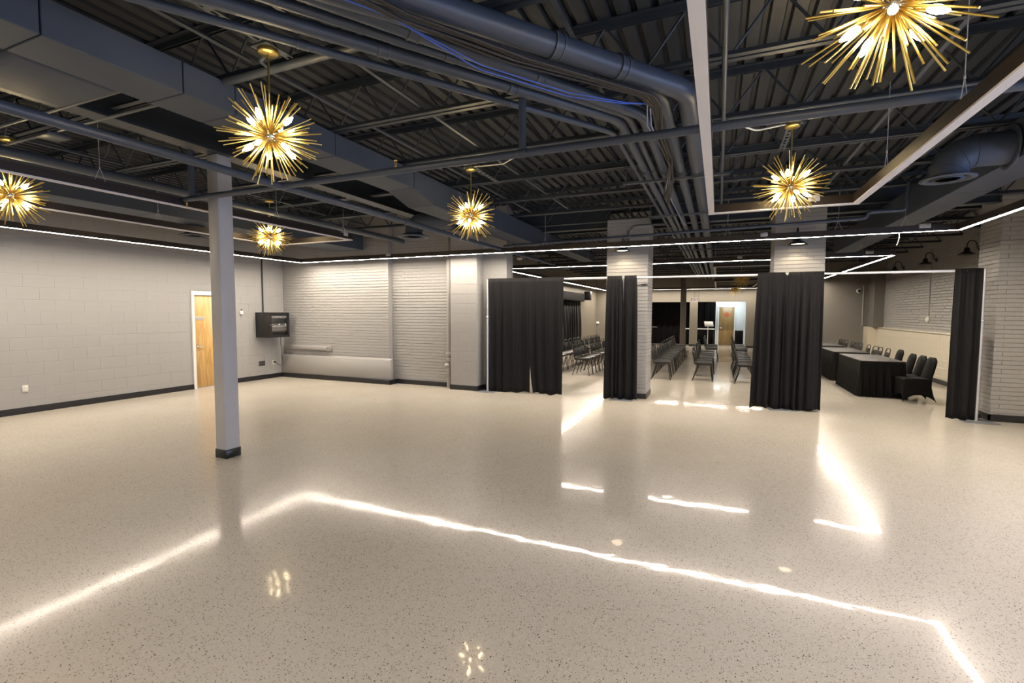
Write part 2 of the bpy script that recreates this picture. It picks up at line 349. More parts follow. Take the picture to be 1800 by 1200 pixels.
# two brick pillars in the middle of the opening
for (x0, x1, y0, nm) in ((-2.03, -1.255, 9.42, 'pillar_1'), (0.872, 1.628, 9.62, 'pillar_2')):
    p = MB().box(x0, x1, y0+0.012, y0+0.70, 0, 3.44).build(nm, M['wall'], **ST)
    masonry(p, 'brick', M['wall'], x0, y0+0.012, 0, x1-x0, 0.0, 3.44, 0.20, 0.0675, j=0.008, t=0.011, c=0.003)
    masonry(p, 'brick', M['wall'], x1, y0+0.012, R(90), 0.69, 0.0, 3.44, 0.20, 0.0675, j=0.008, t=0.011, c=0.003, stuff=True)
    MB().box(x0-0.012, x1+0.02, y0-0.012, y0+0.70, 0, 0.10).build('baseboard_'+nm, M['base'], **ST)
# back room
MB().box(-6.3, -6.0, 9.4, 25.7, 0, ZT).box(-6.3, -4.63, 9.4, 9.56, 0, ZT).build('wall_far_left', M['wallwarm'], **ST)
fb = MB()
fb.box(-6.3, -3.9, 25.5, 25.7, 0, ZT).box(-1.32, -0.95, 25.5, 25.7, 0, 2.2).box(1.2, 2.2, 25.5, 25.7, 0, ZT).box(-3.9, 1.2, 25.5, 25.7, 2.2, ZT)
fb.build('wall_far', M['wallwarm'], **ST)
MB().box(-6.3, 2.4, 26.95, 27.15, 0, 2.8).box(2.2, 2.4, 25.7, 26.95, 0, 2.8).box(-6.3, -6.1, 25.7, 26.95, 0, 2.8).build('wall_hall', M['hallwhite'], **ST)
MB().box(-6.3, 2.4, 25.7, 27.15, 2.8, 2.9).build('ceiling_hall', M['hallwhite'], **ST)
# baseboards
def bb(nm, *bx):
    m = MB()
    for b in bx: m.rbox(*b, 0, 0.105, 0.004, 1, smooth=False)
    m.build('baseboard_'+nm, M['base'], **ST)
bb('left', (-10.21, -10.185, -3.2, 6.65), (-10.21, -10.185, 7.61, 8.88))
bb('back', (-10.19, -6.80, 8.862, 8.885), (-6.825, -6.80, 8.862, 9.15), (-6.82, -5.44, 9.13, 9.155))
bb('pillar_left', (-5.265, -4.605, 8.90, 8.925), (-4.62, -4.60, 8.90, 9.22), (-4.62, -4.07, 9.20, 9.225))
bb('right', (3.875, 5.0, 9.655, 9.685), (3.875, 3.905, 9.655, 10.33))
bb('right_far', (4.82, 4.855, 10.33, 19.45), (4.57, 4.605, 19.41, 20.0), (4.57, 4.87, 19.41, 19.445))
bb('far', (-6.0, -3.9, 25.47, 25.5), (-1.33, -0.94, 25.46, 25.5), (1.2, 2.0, 25.47, 25.5), (2.0, 4.6, 19.97, 20.0))

# heater enclosure below the brick wall and the little ledge above it
t = thing('heater_enclosure', 'long low grey heater enclosure along the brick wall, black base below', 'radiator', (-8.5, 8.94, 0))
MB().rbox(-1.70, 1.68, -0.055, 0.058, 0.105, 0.545, 0.006, 1).build('front_panel', M['wallsmooth'], t)
b = MB(); b.add([(-1.70, -0.055, 0.545), (1.68, -0.055, 0.545), (1.68, 0.058, 0.585), (-1.70, 0.058, 0.585), (-1.70, 0.058, 0.545), (1.68, 0.058, 0.545)], [(0, 1, 2, 3), (1, 5, 2), (0, 3, 4), (0, 4, 5, 1), (3, 2, 5, 4)])
b.build('sloped_top', M['wallsmooth'], t)
t = thing('wall_raceway', 'short grey boxed raceway on the brick wall above the heater enclosure', 'raceway', (-9.38, 8.96, 0.76))
MB().rbox(-0.72, 0.66, -0.045, 0.045, -0.045, 0.06, 0.006, 1).build('cover', M['wallsmooth'], t)
MB().rbox(0.665, 0.76, -0.05, 0.045, -0.06, 0.075, 0.006, 1).build('outlet_box', M['wallsmooth'], t)
MB().lathe([(0.016, 0), (0.016, 0.006), (0, 0.006)], 10, T(0.712, -0.05, 0.01) @ RX(R(90))).build('knockout', M['darkplate'], t)
t = thing('drain_pipe', 'grey painted vertical drain pipe with cleanout fittings beside the left pillar', 'pipe', (-5.365, 9.06, 0))
MB().tube([(0, 0, 0), (0, 0, 3.8)], 0.058, 16).build('pipe_run', M['wall'], t)
for z in (0.23, 0.265, 0.60, 0.635, 0.72, 0.755): MB().lathe([(0.058, -0.018), (0.076, -0.013), (0.076, 0.013), (0.058, 0.018)], 16, T(0, 0, z)).build('coupling', M['wall'], t)
MB().lathe([(0.06, 0), (0.06, 0.095), (0.035, 0.10), (0.035, 0.12), (0, 0.12)], 14, T(-0.015, -0.005, 0.49) @ RX(R(90))).build('cleanout_cap', M['wall'], t)

# oak door in the left wall
door = bpy.data.objects.new('door_1', None); COL.objects.link(door); door['kind'] = 'structure'; door.location = (-10.2, 6.66, 0)
MB().box(-0.12, 0.02, 0, 0.055, 0, 2.08).box(-0.12, 0.02, 0.885, 0.94, 0, 2.08).box(-0.12, 0.02, 0.055, 0.885, 2.0, 2.08).build('door_frame', M['white'], door)
MB().rbox(-0.07, -0.025, 0.06, 0.88, 0.008, 1.995, 0.003, 1).build('door_leaf', M['oak'], door)
MB().lathe([(0.032, 0), (0.03, 0.012), (0.012, 0.016), (0.012, 0.05), (0, 0.05)], 16, T(-0.025, 0.125, 0.90) @ RY(R(90))).tube([(0.018, 0.125, 0.90), (0.02, 0.17, 0.90), (0.014, 0.235, 0.895)], 0.009, 8).build('door_handle', M['chrome'], door)
sp = MB().rbox(-0.0255, -0.018, 0.085, 0.275, 1.465, 1.535, 0.002, 1).build('sign_plate', M['signplate'], door)
sp['label'] = 'grey sign plate'
b = MB().box(-0.018, -0.0165, 0.087, 0.273, 1.527, 1.533).box(-0.018, -0.0165, 0.087, 0.273, 1.467, 1.473).build('plate_border', M['white'], sp)

# steel column
col = MB().rbox(-5.19, -5.02, 3.61, 3.78, 0, 3.35, 0.008, 2).build('column', M['col'], **ST)
MB().rbox(-5.198, -5.012, 3.602, 3.788, 0, 0.10, 0.006, 1).build('rubber_base', M['base'], col)

# far steel column inside the back room
c2 = MB().rbox(-1.50, -1.28, 21.7, 21.9, 0, 3.45, 0.006, 1).build('column_far', M['wallwarm'], **ST)

# ------------------------------------------------------------------ ceiling steel (parts of the ceiling)
WEBZ0, WEBZ1, WP = 3.44, 3.82, 0.29
def web_mesh(sg):
    return MB().tube([(-WP/2, 0, WEBZ0 if sg > 0 else WEBZ1), (WP/2, 0, WEBZ1 if sg > 0 else WEBZ0)], 0.0095, 6).mesh('web_member', M['steel'])
WM = {1: web_mesh(1), -1: web_mesh(-1)}
def joist(y, spans, single):
    m = MB()
    for x0, x1 in spans:
        for sy in (-1, 1):
            a, b_ = sorted((y+sy*0.012, y+sy*0.056)); m.box(x0, x1, a, b_, 3.42, 3.426)
            a, b_ = sorted((y+sy*0.012, y+sy*0.018)); m.box(x0, x1, a, b_, 3.426, 3.465)
            a, b_ = sorted((y+sy*0.012, y+sy*0.062)); m.box(x0, x1, a, b_, 3.846, 3.852)
            a, b_ = sorted((y+sy*0.012, y+sy*0.018)); m.box(x0, x1, a, b_, 3.80, 3.846)
    j = m.build('bar_joist', M['steel'], ceiling)
    rest = MB()
    for x0, x1 in spans:
        n = int((x1-x0)/WP)
        for i in range(n):
            cx = x0+(i+0.5)*(x1-x0)/n; sg = 1 if i % 2 else -1
            if single and -8.2 < cx < 3.6: link('web_member', WM[sg], j, (cx, y, 0))
            else: rest.add([v.co[:] for v in WM[sg].vertices], [tuple(f.vertices) for f in WM[sg].polygons], True, T(cx, y, 0))
    if rest.v: rest.build('web_members', M['steel'], j, kind='stuff')
for k in range(-5, 5): joist(3.78+1.14*k, [(-10.2, -5.19), (-4.95, 5.0)], -2 <= k <= 4)
for k in range(5, 19): joist(3.78+1.14*k, [(-6.0, 5.0)], False)
# wide-flange beam over the steel column, cross beam over the pillars
MB().box(-5.17, -4.97, -3.2, 9.0, 3.352, 3.368).box(-5.075, -5.065, -3.2, 9.0, 3.368, 3.83).box(-5.17, -4.97, -3.2, 9.0, 3.83, 3.846).build('girder', M['steel'], ceiling)
for x0, x1 in ((-4.05, -2.06), (-1.25, 0.85), (1.65, 5.0)):
    MB().box(x0, x1, 9.72, 9.90, 3.35, 3.365).box(x0, x1, 9.80, 9.81, 3.365, 3.83).build('cross_beam', M['steel'], ceiling)
# bridging angles between the joists
for xb in (-8.6, -6.9, -3.2, -2.5, -0.95, 1.35, 2.1, 3.6):
    for k in range(-2, 4):
        y0 = 3.78+1.14*k
        if random.random() < 0.12: continue
        MB().box(xb, xb+0.032, y0+0.06, y0+1.08, 3.466, 3.470).box(xb, xb+0.004, y0+0.06, y0+1.08, 3.470, 3.498).build('bridging_angle', M['steellt'], ceiling)

# ------------------------------------------------------------------ ducts
def duct_sections(t, secs):
    for (x0, x1, y0, y1, z0, z1) in secs:
        MB().rbox(x0, x1, y0+0.004, y1-0.004, z0, z1, 0.004, 1, smooth=False).build('duct_section', M['duct'], t)
t = thing('main_duct', 'long slate blue rectangular duct stepping down, beside the steel column', 'duct', (-3.7, 4, 3.2))
X0, X1 = -0.205, 0.195
secs = [(X0, X1, -7.2+i*0.0, -2.488, -0.02, 0.20), (X0, X1, -2.488, -1.709, -0.02, 0.20), (X0, X1, -1.709, -1.309, -0.02, 0.20), (X0, X1, -1.309, -0.244, -0.02, 0.20), (X0, X1, -0.244, 1.086, -0.02, 0.20), (X0, X1, 1.54, 3.78, -0.14, 0.20), (X0, X1, 3.78, 6.3, -0.14, 0.20), (X0, X1, 6.3, 10.5, 0.0, 0.20)]
duct_sections(t, secs)
b = MB(); ya, yb = 1.09, 1.536
vs = [(X0, ya, -0.02), (X1, ya, -0.02), (X1, ya, 0.2), (X0, ya, 0.2), (X0, yb, -0.14), (X1, yb, -0.14), (X1, yb, 0.2), (X0, yb, 0.2)]
b.add(vs, [(0, 1, 2, 3), (7, 6, 5, 4), (0, 4, 5, 1), (1, 5, 6, 2), (2, 6, 7, 3), (3, 7, 4, 0)]); b.build('transition', M['duct'], t)
b = MB().rbox(-0.92, X0-0.004, -2.45, -1.88, -0.02, 0.19, 0.05, 3); b.build('side_branch', M['duct'], t)

t = thing('right_duct', 'slate rectangular duct running above the right-hand side of the room', 'duct', (2.63, 6, 3.05))
duct_sections(t, [(-0.195, 0.20, -9, -3.0, 0, 0.36), (-0.195, 0.20, -3.0, -0.6, 0, 0.36), (-0.195, 0.20, -0.6, 1.25, 0, 0.36), (-0.195, 0.20, 1.25, 3.2, 0, 0.36), (-0.195, 0.20, 3.2, 7.5, 0, 0.36)])
t = thing('left_duct', 'slate rectangular duct near the left block wall, half hidden by unlit frame', 'duct', (-7.85, 4, 3.05))
duct_sections(t, [(-0.40, 0.40, -7.1, -2.0, 0, 0.36), (-0.40, 0.40, -2.0, 0.4, 0, 0.36), (-0.40, 0.40, 0.4, 2.6, 0, 0.36), (-0.40, 0.40, 2.6, 4.8, 0, 0.36)])
def diffuser(t, cx, cy, z, r, zt, m=None):
    MB().lathe([(r*0.74, 0.012), (r*0.78, 0.0), (r, 0.004), (r*1.0, 0.012), (r*0.70, 0.03), (r*0.66, 0.05)], 28, T(cx, cy, z)).build('outer_ring', M['duct'], t)
    for q in (0.62, 0.46, 0.30): MB().lathe([(r*q, 0.004), (r*q*0.8, 0.03), (r*q*0.76, 0.03), (r*q*0.94, 0.003)], 24, T(cx, cy, z)).build('inner_cone', M['duct'], t)
    MB().lathe([(0.001, 0.008), (r*0.18, 0.006), (r*0.12, 0.03), (0.001, 0.03)], 16, T(cx, cy, z)).build('centre_cone', M['duct'], t)
    if zt: MB().lathe([(r*0.62, 0.05), (r*0.62, zt-z)], 24, T(cx, cy, z)).build('neck', M['duct'], t)
t = thing('round_elbow_duct', 'round elbow duct with ceiling diffuser below the right rectangular duct', 'duct', (1.98, 5.95, 2.93))
diffuser(t, 0, 0, 0, 0.215, None)
ar = [(0, 0, 0.03), (0, 0, 0.06)]+[(0.22-0.22*math.cos(a), 0, 0.06+0.19*math.sin(a)) for a in [R(90)*k/8 for k in range(1, 9)]]+[(0.44, 0, 0.25)]
MB().tube(ar, 0.15, 24).build('elbow', M['duct'], t)
for k in (2, 5, 8):
    p = Vector(ar[k]); q = Vector(ar[k+1]); dd = (q-p).normalized()
    MB().tube([p-dd*0.006, p+dd*0.006], 0.155, 24).build('seam_ring', M['duct'], t)
MB().lathe([(0.165, 0), (0.20, 0), (0.20, 0.012), (0.165, 0.012)], 24, T(0.43, 0, 0.25) @ RY(R(90))).build('collar', M['duct'], t)
t = thing('round_diffuser', 'round ceiling diffuser hanging above the wall cabinet, left of the column', 'diffuser', (-7.95, 5.3, 2.88))
diffuser(t, 0, 0, 0, 0.23, 0.17)
t = thing('round_diffuser', 'round ceiling diffuser before the brick wall, right of the unlit left frame', 'diffuser', (-4.65, 6.72, 2.88))
diffuser(t, 0, 0, 0, 0.25, None)
ar = [(0, 0, 0.05)]+[(0.18-0.18*math.cos(a), 0, 0.06+0.18*math.sin(a)) for a in [R(90)*k/6 for k in range(0, 7)]]+[(0.74, 0, 0.24)]
MB().tube(ar, 0.14, 20).build('branch_elbow', M['duct'], t)

# ------------------------------------------------------------------ pipes overhead
def pipe(name, label, pts, r, n=16, rad=0.35, mat_='pipe', cat='pipe', collars=()):
    P = fil(pts, rad) if len(pts) > 2 else [Vector(p) for p in pts]
    t = thing(name, label, cat, tuple(P[0]))
    inv = T(*(-P[0]))
    MB().tube(P, r, n, M_=inv).build('pipe_run', M[mat_], t)
    for c, dr in collars:
        c = Vector(c); dr = Vector(dr).normalized()
        MB().tube([c-dr*0.035, c+dr*0.035], r*1.09, n, M_=inv).build('coupling', M[mat_], t)
        for s in (-1, 1): MB().tube([c+dr*s*0.03-dr*0.006, c+dr*s*0.03+dr*0.006], r*1.16, n, M_=inv).build('clamp_ring', M['steellt'], t)
    return t
B6 = [  # start far behind the camera on the diagonal, then bend to run down the room
 ('thin slate pipe on the outer left of the bending bundle', (-2.86, 1.668), (-1.08, 4.296), -0.925, 0.026),
 ('second pipe from left of the bending bundle, medium thick', (-2.511, 1.815), (-1.028, 3.95), -0.825, 0.042),
 ('thin third pipe from left within the bending bundle', (-2.218, 1.939), (-0.954, 3.86), -0.735, 0.028),
 ('fourth pipe from left of the bending bundle, next to blue cable', (-1.967, 2.045), (-0.909, 3.76), -0.625, 0.045),
 ('fifth pipe of the bending bundle, behind the brown cables', (-1.693, 2.265), (-0.491, 3.80), -0.445, 0.055),
 ('thickest pipe of the bending bundle, on its outer right', (-1.508, 2.239), (-0.329, 3.80), -0.265, 0.073)]
for i, (lab, p, q, xs, r) in enumerate(B6):
    z = 3.30
    dx, dy = q[0]-p[0], q[1]-p[1]; k = (-2.6-p[1])/dy; a = (p[0]+k*dx, -2.6, z)
    kk = (xs-p[0])/dx; c = (xs, p[1]+kk*dy, z)
    cl = []
    L = math.hypot(dx, dy)
    for tt in (0.25+0.1*(i % 3), 0.72): cl.append(((p[0]+dx*tt, p[1]+dy*tt, z), (dx, dy, 0)))
    cl.append(((xs, 5.75+0.05*i, z), (0, 1, 0)))
    pipe('overhead_pipe', lab, [a, c, (xs, 24.5, z)], r, 18, 0.42, collars=cl)
pipe('sprinkler_main', 'long slate sprinkler pipe passing in front of the steel column top', [(-4.02, -3.1, 2.87), (-3.86, 13.0, 2.87)], 0.036, collars=[((-3.93, 5.5, 2.87), (0, 1, 0))])
pipe('sprinkler_branch', 'dark sprinkler pipe crossing the room from column to right wall', [(-5.40, 3.50, 2.87), (4.95, 3.50, 2.87)], 0.029, collars=[((-3.9, 3.5, 2.87), (1, 0, 0)), ((-1.42, 3.5, 2.87), (1, 0, 0))])
pipe('sprinkler_riser', 'short vertical slate pipe dropping onto the crossing sprinkler pipe', [(-1.42, 3.5, 3.42), (-1.42, 3.5, 2.895)], 0.028)
pipe('sprinkler_riser', 'short vertical slate pipe beside the steel column top', [(-5.28, 3.50, 3.42), (-5.28, 3.50, 2.895)], 0.030)
pipe('sprinkler_branch', 'dark jogged pipe crossing in front of the two brick pillars', [(-4.0, 8.9, 2.98), (1.86, 8.2, 2.98), (1.88, 8.2, 3.06), (2.30, 8.2, 3.06), (2.32, 8.2, 3.42)], 0.024, rad=0.05)
pipe('conduit', 'straight thin grey conduit along the lit frame, right of the thick pipes', [(-0.008, 0.6, 3.36), (-0.004, 8.6, 3.36)], 0.017, mat_='steellt', cat='conduit')
pipe('grey_pipe', 'long grey pipe on the left behind the brass chandelier, near unlit frame', [(-6.45, -2.8, 3.2), (-6.45, 8.9, 3.2)], 0.055, mat_='steellt')
pipe('conduit', 'nearer of the two grey conduits crossing above the left chandelier', [(-7.2, 2.33, 3.36), (-4.3, 2.33, 3.36)], 0.018, mat_='steellt', cat='conduit')
pipe('conduit', 'farther of the two grey conduits crossing above the left chandelier', [(-7.2, 2.6, 3.36), (-4.3, 2.6, 3.36)], 0.018, mat_='steellt', cat='conduit')
pipe('conduit', 'thick grey conduit from the main duct to the first brass canopy', [(-3.5, 2.60, 3.39), (-1.6, 2.60, 3.39)], 0.030, mat_='steellt', cat='conduit')
pipe('conduit', 'pale conduit on the joist above the middle chandelier', [(-3.45, 4.86, 3.405), (-0.95, 4.86, 3.405)], 0.012, mat_='steellt', cat='conduit')
pipe('conduit', 'pale conduit on the joist right of the long diffuser strip', [(0.02, 4.86, 3.405), (4.9, 4.86, 3.405)], 0.012, mat_='steellt', cat='conduit')
pipe('conduit', 'grey conduit curving down onto the left brick pillar front', [(-0.85, 9.38, 3.30), (-1.50, 9.38, 3.30), (-1.62, 9.385, 3.20), (-1.62, 9.385, 2.90)], 0.014, rad=0.12, mat_='steellt', cat='conduit')
pipe('conduit', 'dark thin riser on the left wall above the black cabinet', [(-10.18, 8.38, 3.3), (-10.18, 8.38, 1.64)], 0.016, mat_='black', cat='conduit')
pipe('conduit', 'thin grey conduit down the far right brick wall to a bell', [(4.965, 15.6, 3.3), (4.965, 15.6, 1.55)], 0.014, mat_='wall', cat='conduit')
pipe('conduit', 'thin conduit in the far right corner above the cream wainscot', [(4.55, 19.96, 2.6), (4.55, 19.96, 1.25)], 0.016, mat_='wallsmooth', cat='conduit')
pipe('conduit', 'short curved grey conduit from the first brass canopy to the thick conduit', [(-2.90, 2.46, 3.395), (-2.98, 2.48, 3.39), (-3.02, 2.58, 3.40)], 0.013, rad=0.08, mat_='steellt', cat='conduit')
pipe('conduit', 'thin pale curved conduit at the middle chandelier canopy', [(-2.75, 5.25, 3.40), (-2.3, 5.1, 3.34), (-1.9, 4.9, 3.40)], 0.008, rad=0.2, mat_='plastic', cat='conduit')
pipe('conduit', 'thin pale curved conduit at the canopy by the right pillar', [(0.53, 5.20, 3.40), (0.28, 5.15, 3.36), (0.05, 4.95, 3.40)], 0.008, rad=0.15, mat_='plastic', cat='conduit')
for (x, y, z, l) in ((-0.86, 3.36, 3.374, 'upright brass sprinkler head above the thickest bending pipe'), (-2.6, 3.5, 2.897, 'upright brass sprinkler head on the crossing pipe, before the middle chandelier'), (-5.37, 3.5, 2.84, 'brass sprinkler head at the pipe end beside the column')):
    t = thing('fire_sprinkler', l, 'sprinkler', (x, y, z))
    sg = -1 if 'end' in l else 1
    MB().lathe([(0.010, 0), (0.010, 0.02*sg), (0.006, 0.022*sg), (0.006, 0.03*sg), (0.0, 0.03*sg)], 8).build('fitting', M['brass'], t)
    MB().tube([(0.006, 0, 0.028*sg), (0.013, 0, 0.04*sg), (0, 0, 0.058*sg), (-0.013, 0, 0.04*sg), (-0.006, 0, 0.028*sg)], 0.0025, 5).build('frame_arms', M['brass'], t)
    MB().lathe([(0.0, 0.058*sg), (0.017, 0.058*sg), (0.015, 0.061*sg), (0, 0.062*sg)], 12).build('deflector', M['brass'], t)
for (x, y, l) in ((-6.72, 2.36, 'grey junction box on the conduits above the left edge chandelier'), (-5.95, 2.62, 'grey junction box on the conduits, behind the sprinkler main')):
    t = thing('junction_box', l, 'box', (x, y, 3.31))
    MB().rbox(-0.11, 0.11, -0.09, 0.09, 0, 0.035, 0.006, 1).build('cover', M['steellt'], t)
    MB().lathe([(0.006, 0), (0.005, -0.003), (0, -0.003)], 8, T(0.08, 0.06, 0)).build('screw', M['chrome'], t)
# trapeze struts under the pipes
for i, (y, lab) in enumerate(((6.0, 'nearest strut channel carrying the straight pipe run'), (8.2, 'second strut channel carrying the straight pipe run'), (12.8, 'third strut channel carrying the pipes, beyond the pillars'))):
    t = thing('pipe_strut', lab, 'strut', (-0.55, y, 3.20))
    MB().box(-0.56, 0.62, -0.02, 0.02, 0, 0.004).box(-0.56, 0.62, -0.02, -0.016, 0.004, 0.024).box(-0.56, 0.62, 0.016, 0.02, 0.004, 0.024).build('channel', M['steellt'], t)
    for xx in (-0.52, 0.52): MB().tube([(xx, 0, -0.02), (xx, 0, 0.26)], 0.006, 6).build('threaded_rod', M['steellt'], t)
# cables
for i in range(5):
    o = 0.024*i; rc = random.Random(40+i); w = lambda: rc.uniform(-0.022, 0.022)
    pts = [(-1.95+o, 1.45, 3.235), (-1.62+o, 2.15+w(), 3.185+w()*0.5), (-1.21+o+w(), 2.80, 3.195+w()), (-0.56+o, 3.62, 3.195+w()*0.4), (-0.50+o*0.7, 3.86, 3.195), (-0.54+o*0.6+w(), 4.5, 3.18+w()), (-0.50+o*0.5+w(), 5.2+w()*4, 3.17+w()), (-0.58+o*0.4+w(), 5.9, 3.15+w()), (-0.68+o*0.5, 6.6+w()*3, 3.12-0.02*i)]
    pipe('cable', ['first', 'second', 'third', 'fourth', 'fifth'][i]+' brown cable from left in the bundle draped along the pipes', pts, 0.009, 8, 0.25, 'cablebrown', 'cable')
for i in range(2):
    pts = [(-2.1-0.02*i, 1.5, 3.25), (-1.63, 2.16, 3.20), (-1.40-0.02*i, 2.78, 3.19-0.02*i), (-1.0+0.01*i, 3.34, 3.185-0.03*i), (-0.67, 3.66, 3.19-0.008*i), (-0.53, 3.77, 3.2)]
    pipe('cable', ['upper', 'lower'][i]+' of two bright blue data cables sagging under the diagonal pipes', pts, 0.0042, 6, 0.3, 'cableblue', 'cable')
for i in range(2):
    pts = [(-0.53+0.02*i, 3.78, 3.2), (-0.57+0.03*i, 4.1, 3.16), (-0.54+0.01*i, 4.6, 3.17), (-0.50, 5.3, 3.17), (-0.60-0.03*i, 6.2, 3.14), (-0.63, 7.2, 3.18), (-0.60+0.02*i, 9.2, 3.2)]
    pipe('cable', ['left', 'right'][i]+' one of two pale data cables trailing along the straight pipes', pts, 0.005, 6, 0.3, 'cablewhite', 'cable')

# ------------------------------------------------------------------ linear light frames
def light_frame(label, x0, x1, y0, y1, z, lit, group=None, wires=(), drivers=()):
    t = thing('linear_light_frame', label, 'light', (x0, y0, z), 0, group)
    w, h = 0.058, 0.088; X, Y = x1-x0, y1-y0
    dm = M['led'] if lit else M['ledoff']
    runs = [((-w/2, X+w/2), (-w/2, w/2)), ((-w/2, X+w/2), (Y-w/2, Y+w/2)), ((-w/2, w/2), (w/2, Y-w/2)), ((X-w/2, X+w/2), (w/2, Y-w/2))]
    for (a, b_), (c, e) in runs:
        m = MB().box(a, b_, c, e, 0.008, h); lp = 0.004
        if not lit: lp = 0.0005
        elif b_-a > e-c: m.box(a, b_, c, c+lp, 0, 0.008).box(a, b_, e-lp, e, 0, 0.008)
        else: m.box(a, a+lp, c, e, 0, 0.008).box(b_-lp, b_, c, e, 0, 0.008)
        m.build('channel_side', M['ledblack'], t)
        if b_-a > e-c: m = MB().box(a+lp, b_-lp, c+lp, e-lp, 0.002 if lit else -0.004, 0.008)
        else: m = MB().box(a+lp, b_-lp, c-lp, e+lp, 0.002 if lit else -0.004, 0.008)
        m.build('diffuser_strip', dm, t)
    for (px, py) in wires:
        px -= x0; py -= y0
        al = (0, 0.045) if min(abs(px), abs(px-X)) < 0.01 else (0.045, 0)
        m = MB().tube([(px, py, h+0.13), (px, py, 3.45-z)], 0.0028, 5)
        for s in (-1, 1): m.tube([(px, py, h+0.13), (px+s*al[0], py+s*al[1], h)], 0.0026, 5)
        m.lathe([(0.006, 0), (0.006, 0.02)], 8, T(px, py, h+0.12)); m.build('suspension_wire', M['signplate'], t)
    for (px, py, sx, sy) in drivers:
        px -= x0; py -= y0
        MB().rbox(px-sx/2, px+sx/2, py-sy/2, py+sy/2, 0.045, 0.108, 0.004, 1).build('driver_box', M['signplate'], t)
    return t
F1 = (-9.1, 3.01, -1.6, 8.55)
light_frame('large lit linear light frame around the whole near room', *F1, 2.80, True, wires=[(x, 8.55) for x in (-8.4, -6.9, -5.4, -3.0, -1.45, 0.1, 1.6, 2.4)]+[(-9.1, 4.2), (-9.1, 6.6), (3.01, 6.9), (3.01, 4.5)], drivers=[(-6.55, 8.55, 0.12, 0.075), (2.62, 8.55, 0.13, 0.07), (0.62, 8.55, 0.10, 0.075)])
F2 = (-5.40, 3.15, 11.78, 24.9)
light_frame('lit linear light frame over the chairs in the back room', *F2, 2.80, True, wires=[(x, 11.78) for x in (-4.4, -3.0, -0.6, 1.2, 2.6)]+[(3.15, 14.5), (3.15, 18)], drivers=[(-2.5, 11.78, 0.12, 0.075), (2.75, 11.78, 0.13, 0.07), (0.4, 11.78, 0.10, 0.075)])
light_frame('unlit linear light frame around the right chandeliers', -0.098, 1.18, 0.35, 5.59, 2.70, False, wires=[(1.18, 1.9), (1.18, 3.4), (1.18, 4.7), (-0.098, 4.9)], drivers=[(0.83, 5.59, 0.10, 0.075)])
light_frame('unlit linear light frame around the left chandeliers, behind the column', -7.05, -5.47, -0.2, 6.15, 2.80, False, wires=[(-5.47, 2.75), (-5.47, 4.75), (-5.47, 6.0), (-7.05, 4.2)], drivers=[(-5.47, 6.02, 0.07, 0.10)])
light_frame('unlit linear light frame at the back room, around the nearer far chandelier', -0.12, 1.35, 13.2, 16.1, 2.80, False, wires=[(-0.12, 14.0), (-0.12, 15.5), (1.35, 14.0), (1.35, 15.5)])
light_frame('unlit linear light frame deepest in the back room', -0.14, 1.35, 19.2, 23.6, 2.80, False, wires=[(-0.14, 20.0), (-0.14, 23.0), (1.35, 20.0), (1.35, 23.0)])

t = thing('hanging_cord', 'short white cord hanging from the lit frame near its right corner', 'cord', (2.33, 8.53, 2.80))
MB().tube([(0, 0, 0.003), (0.006, 0, -0.06), (-0.004, 0, -0.12), (-0.018, 0, -0.175)], 0.0045, 6).build('cord_run', M['white'], t)
# ------------------------------------------------------------------ chandeliers
def rod_mesh(L): return MB().tube([(0, 0, 0.03), (0, 0, L)], 0.0043, 6).mesh('rod', M['brass'])
RM = [rod_mesh(l) for l in (0.265, 0.29, 0.315, 0.33)]
def bulb_mesh(m): return MB().lathe([(0.0001, 0.205), (0.006, 0.198), (0.013, 0.18), (0.0165, 0.16), (0.0155, 0.145), (0.009, 0.125)], 12).mesh('bulb', m)
BMs = {True: bulb_mesh(M['bulb']), False: bulb_mesh(M['bulboff'])}
SOCK = MB().lathe([(0.004, 0.03), (0.004, 0.075), (0.010, 0.08), (0.010, 0.127), (0.0, 0.127)], 10).mesh('socket', M['brass'])
HUB = MB().lathe([(0.001, -0.045), (0.022, -0.04), (0.042, -0.015), (0.045, 0), (0.042, 0.015), (0.022, 0.04), (0.001, 0.045)], 20).mesh('hub', M['chrome'])
BDIR = [(R(38), R(20+90*k)) for k in range(4)]+[(R(-32), R(0+72*k)) for k in range(5)]
def zdir(v):
    v = Vector(v).normalized(); return v.to_track_quat('Z', 'Y').to_matrix().to_4x4()
rng = random.Random(3)
DIRS = []
NR = 118
for i in range(NR):
    z = 1-2*(i+0.5)/NR; a = i*2.399963
    s = math.sqrt(1-z*z); DIRS.append((Vector((s*math.cos(a), s*math.sin(a), z))+Vector((rng.gauss(0, .045), rng.gauss(0, .045), rng.gauss(0, .045)))).normalized())
BV = [Vector((math.cos(e)*math.cos(a), math.cos(e)*math.sin(a), math.sin(e))) for e, a in BDIR]
DIRS = [d_ for d_ in DIRS if max(d_.dot(b_) for b_ in BV) < 0.985 and d_.z < 0.985]
